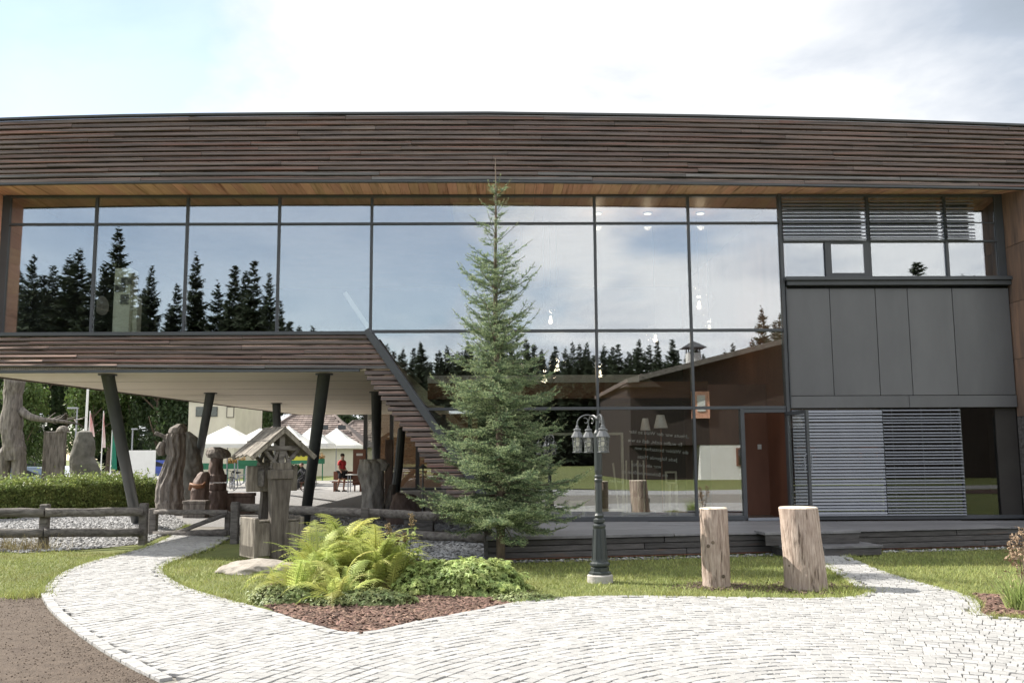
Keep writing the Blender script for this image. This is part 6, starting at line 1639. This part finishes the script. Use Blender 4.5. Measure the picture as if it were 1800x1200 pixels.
# behind the camera, seen mirrored in the glass: solitary tall spruces on the left, a forest line all along
GM = 'spruces mirrored in the windows'
def mirrored(px, pyt, dv, k, label, w=1.0):
    q = MIR(px, pyt, dv); far_spruce(q.x, q.y, q.z, k, label, GM, w)
for i, a in enumerate([(210, 392, 70, 1.05), (345, 440, 80, .95), (268, 462, 78, .9), (312, 492, 76, .95), (412, 458, 74, 1.05), (448, 448, 72, 1.0), (432, 470, 82, 1.2), (384, 490, 78, 1.0), (474, 475, 85, .9), (492, 520, 78, .9), (186, 455, 66, 1.0), (232, 470, 74, 1.2), (140, 430, 64, 1.25), (122, 445, 66, 1.3), (95, 462, 70, 1.3), (60, 440, 62, 1.0), (75, 475, 70, 1.2), (160, 470, 60, 1.2), (35, 470, 66, 1.3), (255, 500, 88, 1.3), (300, 530, 90, 1.3), (350, 505, 90, 1.3), (400, 520, 92, 1.3), (460, 530, 92, 1.3), (508, 560, 90, .9), (1338, 535, 60, 1.0), (1362, 560, 56, 1.3), (1372, 545, 52, 1.1), (1610, 452, 55, 1.5), (1640, 478, 60, 1.2), (1690, 476, 66, .9), (1710, 482, 70, .9)]):
    mirrored(a[0], a[1], a[2], i, 'tall dark spruce opposite the museum, mirrored in the upper windows', a[3])
for i in range(150):
    px = 560+i*5.9+r_.uniform(-4, 4); dv = r_.uniform(135, 185); pyt = r_.choice((598, 606, 612, 620, 626, 634))+r_.uniform(-8, 8)
    if px > 1330: pyt -= 25
    mirrored(px, pyt, dv, i, 'spruce of the forest edge opposite the museum, mirrored in the lower windows', 1.15)
for i in range(40):
    px = -20+i*15+r_.uniform(-6, 6); mirrored(px, r_.uniform(545, 600), r_.uniform(95, 130), i, 'spruce of the forest edge opposite the museum, mirrored in the left windows', 1.4)

# ------------------------------------------------------------------ timber house behind the camera, seen mirrored in the glass
M_HOUSEW = mat('house_timber', (.050, .036, .030), (.030, .022, .019), 1.5, .7, .1, (6, 6, .4))
def opposite_house():
    dv = 44.0
    P = [MIR(x, y, dv) for x, y in ((1098, 672), (1400, 596))]
    o = LW(0, -dv, 0)
    gx = lambda px: MIR(px, 700, dv).x
    root = thing('timber_house', 'brown timber house with a shallow roof opposite the museum, mirrored in the glass', 'house', (0, P[0].y, 0))
    x0, x1 = gx(1108), gx(1112)+26; xr = (x0+x1)/2
    z0 = P[0].z; sl = (P[1].z-P[0].z)/(P[1].x-P[0].x); zr = z0+sl*(xr-x0)
    MB().prism([(x0, 2.3), (x1, 2.3), (x1, z0), (xr, zr), (x0, z0)], -16, 0, 'y').build('upper_wall', M_HOUSEW, root)
    MB().box(x0+4.6, x0+7.4, -16, -.02, 0, 2.3).build('ground_wall', M_WHITE, root); MB().box(x0+7.4, x1, -16, -.01, 0, 2.3).build('ground_wall', M_HOUSEW, root); MB().box(x0, x0+4.6, -16, -.9, 0, 2.3).build('shaded_wall', M_HOUSEW, root)
    for s in (-1, 1):
        e = x0-.35 if s < 0 else x1+1.0; ze = z0-sl*.35
        MB().add([(e, 1.0, ze), (xr, 1.0, zr+.05), (xr, -17, zr+.05), (e, -17, ze), (e, 1.0, ze+.28), (xr, 1.0, zr+.33), (xr, -17, zr+.33), (e, -17, ze+.28)], [(0, 1, 2, 3), (4, 7, 6, 5), (0, 4, 5, 1), (1, 5, 6, 2), (2, 6, 7, 3), (3, 7, 4, 0)]).build('roof', M_TILE, root)
        MB().bar((e, 1.05, ze+.1), (xr, 1.05, zr+.15), .06, .34).build('verge_board', M_RAIL, root)
    c = MIR(1242, 618, dv); ch = MB(); ch.box(c.x-.45, c.x+.45, -4.4, -3.5, c.z-1.2, c.z+.35); co = ch.build('chimney', M_WHITE, root)
    MB().add([(c.x-.85, -4.8, c.z+.7), (c.x+.85, -4.8, c.z+.7), (c.x+.85, -3.1, c.z+.7), (c.x-.85, -3.1, c.z+.7), (c.x, -3.95, c.z+1.25)], [(0, 1, 4), (1, 2, 4), (2, 3, 4), (3, 0, 4), (3, 2, 1, 0)]).build('chimney_roof', M_FRAME, co)
    for sx in (-.4, .4):
        for y in (-4.35, -3.55): MB().box(c.x+sx-.04, c.x+sx+.04, y-.04, y+.04, c.z+.35, c.z+.7).build('chimney_post', M_FRAME, co)
    w0, w1 = gx(1215), gx(1246); wz0, wz1 = MIR(1230, 735, dv).z, MIR(1230, 688, dv).z
    f = MB().box(w0, w1, 0.01, .25, max(2.35, wz0), wz1).build('bay_window', M_LARCH, root); MB().box(w0+.35, w1-.3, .26, .30, wz0+.45, wz1-.25).build('pane', M_WHITE, f)
    for k in range(3):
        wx = x0+7+k*4.2; f = MB().box(wx, wx+1.2, .0, .06, .9, 2.1).build('window', M_BROWN, root); MB().box(wx+.12, wx+1.08, .062, .08, 1.0, 2.0).build('pane', M_GLASSD, f)
    MB().prism([(0, 0), (2.6, 0), (1.3, .9)], -1, .6, 'y', Matrix.Translation((x0-.6, 0, z0-.35))).build('porch_roof', M_TILE, root)
opposite_house()

# ------------------------------------------------------------------ things inside the building
M_BULB = emit('lit_bulb', (1.0, .84, .58), 1.2)
def pendant(px, py, w, gr, label):
    u, z = BL(px, py, w); q = LW(u, w, z); root = thing('pendant_lamp', label, 'pendant lamp', q, 0, 'clear globe lamps in the hall'); rad = gr*(17.9+w)/FPX
    MB().lathe([(.006, -.045), (.022, -.035), (.030, -.01), (.024, .02), (.014, .05)], 12).build('bulb', M_BULB, root, smooth=True)
    sphere = MB(); n = 14; sphere.lathe([(max(.004, rad*math.sin(math.pi*i/n)), -rad*math.cos(math.pi*i/n)+.05) for i in range(n+1)], 24).build('globe', M_GLOBE, root, smooth=True)
    MB().tube([(0, 0, .05), (0, 0, 6.8-q.z)], .006, 5).build('cord', M_BLACK, root); MB().lathe([(.02, .05), (.024, .10), (.01, .12)], 10).build('socket', M_FRAME, root)
M_GLOBE = glass('globe_glass', .06, (.975, .975, .97))
for i, a in enumerate([(968, 559, 2.2, 17, 'pendant globe lamp just right of the spruce, above the middle transom'), (1229, 533, 2.0, 27, 'largest and highest pendant globe lamp, behind the right hand panes'), (1247, 575, 3.0, 14, 'small pendant globe lamp just above the middle transom on the right'), (1152, 592, 2.4, 18, 'pendant globe lamp just below the middle transom'),
                       (1055, 654, 3.2, 14, 'pendant globe lamp close to the mullion above the lamp post'), (980, 643, 2.6, 15, 'pendant globe lamp right of the spruce at forest line height'), (957, 663, 1.9, 20, 'lowest pendant globe lamp right of the spruce'), (918, 645, 3.0, 13, 'pendant globe lamp half hidden by the spruce')]): pendant(*a)
def floor_lamp(px, pyt, pyb, wt, wb, w, label):
    u, zt = BL(px, pyt, w); zb = BL(px, pyb, w)[1]; k = (17.9+w)/FPX; q = LW(u, w, .36); root = thing('floor_lamp', label, 'lamp', q, 0, 'lamps with white shades in the shop')
    zt -= .36; zb -= .36
    MB().lathe([(wb*k/2, zb), (wt*k/2, zt)], 20).build('lamp_shade', M_WHITE, root); MB().tube([(0, 0, .03), (0, 0, zb+.1)], .015, 6).build('pole', M_BROWN, root); MB().lathe([(.16, 0), (.15, .03), (.02, .04)], 16).build('base', M_BROWN, root)
floor_lamp(1161, 729, 752, 13, 25, 2.4, 'larger lamp with a white conical shade behind the glass lettering')
floor_lamp(1134, 735, 756, 10, 18, 3.2, 'smaller lamp with a pale conical shade left of the larger one')
def picture_pillar():
    w = .30; u0, z0 = BL(201, 583, w); u1, z1 = BL(235, 473, w); q = LW((u0+u1)/2, w, 3.9); root = thing('display_pillar', 'pale green exhibition pillar with three dark pictures in the upper window', 'display', q, YAW); hw = (u1-u0)/2; h = z1-3.9
    MB().box(-hw, hw, -.12, .25, 0, h, .01).build('pillar', M_DISP, root); r2 = MB().box(hw+.01, hw+.10, .0, .25, 0, h*.62, .01).build('side_pillar', M_DISP, root)
    for (px, py, a, b) in ((222, 494, 18, 12), (211, 507, 18, 12), (219, 526, 14, 17)):
        u, z = BL(px, py, w-.13); u -= (u0+u1)/2; k = (17.9+w)/FPX; MB().box(u-a*k/2, u+a*k/2, -.14, -.122, z-3.9-b*k/2, z-3.9+b*k/2).build('picture', M_PICT, root)
M_DISP = mat('display_green', (.80, .81, .68), (.74, .75, .62), 2, .7); M_PICT = mat('photo_print', (.05, .05, .045), (.30, .30, .28), 14, .5, detail=3)
picture_pillar()
q = BL(178, 537, 1.2); mr_ = MB().lathe([(.20, 0), (.20, .02)], 28, m=Matrix.Rotation(R(90), 4, 'X')).build('round_mirror', M_WHITE, None, loc=LW(q[0], 1.2, q[1])); mr_.rotation_euler = (0, 0, R(72)); tag(mr_, 'narrow white round disc left of the exhibition pillar upstairs', 'disc')
def frame_thing(x0, y0, x1, y1, w, t, label, name, cat, m, legs=False):
    a, b = BL(x0, y0, w), BL(x1, y1, w); root = thing(name, label, cat, LW(a[0], w, 0), YAW); W_ = b[0]-a[0]; z0, z1 = b[1], a[1]
    for n_, bx in (('side_bar', (0, t, z0, z1)), ('side_bar', (W_-t, W_, z0, z1)), ('top_bar', (t, W_-t, z1-t, z1)), ('bottom_bar', (t, W_-t, z0, z0+t))): MB().box(bx[0], bx[1], -.03, .03, bx[2], bx[3], .003).build(n_, m, root)
    if legs:
        for x in (0.05, W_-.05): MB().box(x-.025, x+.025, -.2, .2, .36, max(.38, z0)).build('foot', m, root)
M_PALE = mat('pale_wood', (.46, .43, .33), (.40, .37, .28), 4, .6)
frame_thing(885, 761, 1098, 898, 1.2, .05, 'large pale rectangular frame standing in the shop behind the lamp post', 'display_frame', 'frame', M_PALE, True)
frame_thing(1169, 828, 1190, 850, .9, .035, 'small square pale frame near the glass lettering', 'display_frame', 'frame', M_PALE, True)
def stool(px, pyt, pyb, wpx, w, label):
    u, zt = BL(px, pyt, w); k = (17.9+w)/FPX; W_ = wpx*k; root = thing('shop_stool', label, 'stool', LW(u, w, .36), YAW); h = max(.2, zt-.36)
    MB().box(-W_/2, W_/2, -.15, .15, h-.035, h, .005).build('seat', M_PALE, root)
    for x in (-W_/2+.02, W_/2-.02):
        for y in (-.12, .12): MB().box(x-.018, x+.018, y-.018, y+.018, 0, h-.035).build('leg', M_PALE, root)
stool(1014, 880, 896, 26, .7, 'little pale stool on the shop floor inside the big frame')
def easel():
    u, z = BL(1110, 875, 1.3); root = thing('easel', 'pale wooden easel legs standing in the shop beside the big frame', 'easel', LW(u, 1.3, .36), YAW)
    for x in (-.10, .02, .14, .26): MB().bar((x, 0, 0), (x+.02, .1, 1.15), .03, .03).build('leg', M_PALE, root)
    MB().box(-.16, .36, -.05, .02, .06, .10).build('ledge', M_PALE, root); MB().bar((-.25, 0, 0), (-.36, .05, 1.1), .035, .03).build('leg', M_PALE, root)
easel()
def rod(px0, py0, px1, py1, w, label):
    a, b = BL(px0, py0, w), BL(px1, py1, w); A, B_ = LW(a[0], w, a[1]), LW(b[0], w, b[1]); root = thing('white_lath', label, 'lath', A); MB().bar((0, 0, 0), B_-A, .09, .03, (0, 1, 0)).build('lath', M_WHITE, root)
rod(606, 514, 648, 576, 1.4, 'white slanting lath inside the upper window above the raking end')

# lit lamps inside the building: pendants and round ceiling spots
def lamp_light(name, loc, watts, parent, r=.05):
    l = bpy.data.lights.new(name, 'POINT'); l.energy = watts; l.color = (1.0, .80, .58); l.shadow_soft_size = r
    o = bpy.data.objects.new(name, l); COL.objects.link(o); o.parent = parent; o.location = loc
for o in [o for o in scn.objects if o.name.startswith('pendant_lamp')]: lamp_light('lamp_light', (0, 0, -.07), 2.2, o)
SPOTS = ((1055, 'round lit ceiling spot just right of the middle mullion'), (1145, 'round lit ceiling spot in the middle of the second right hand pane'), (1240, 'round lit ceiling spot in the last tall pane')); M_LENS = emit('lit_lens', (1.0, .86, .66), .55)
for px, lab in SPOTS:
    u, z = BL(px, 360, 1.1); root = thing('ceiling_spot', lab, 'ceiling light', LW(u, 1.6, 6.82), 0, 'round ceiling spots')
    MB().lathe([(.10, -.03), (.10, 0)], 16).build('spot_rim', M_FRAME, root); MB().lathe([(.08, -.036), (.08, -.031)], 16).build('lit_lens', M_LENS, root)
    lamp_light('lamp_light', (0, 0, -.30), 1.6, root, .08)
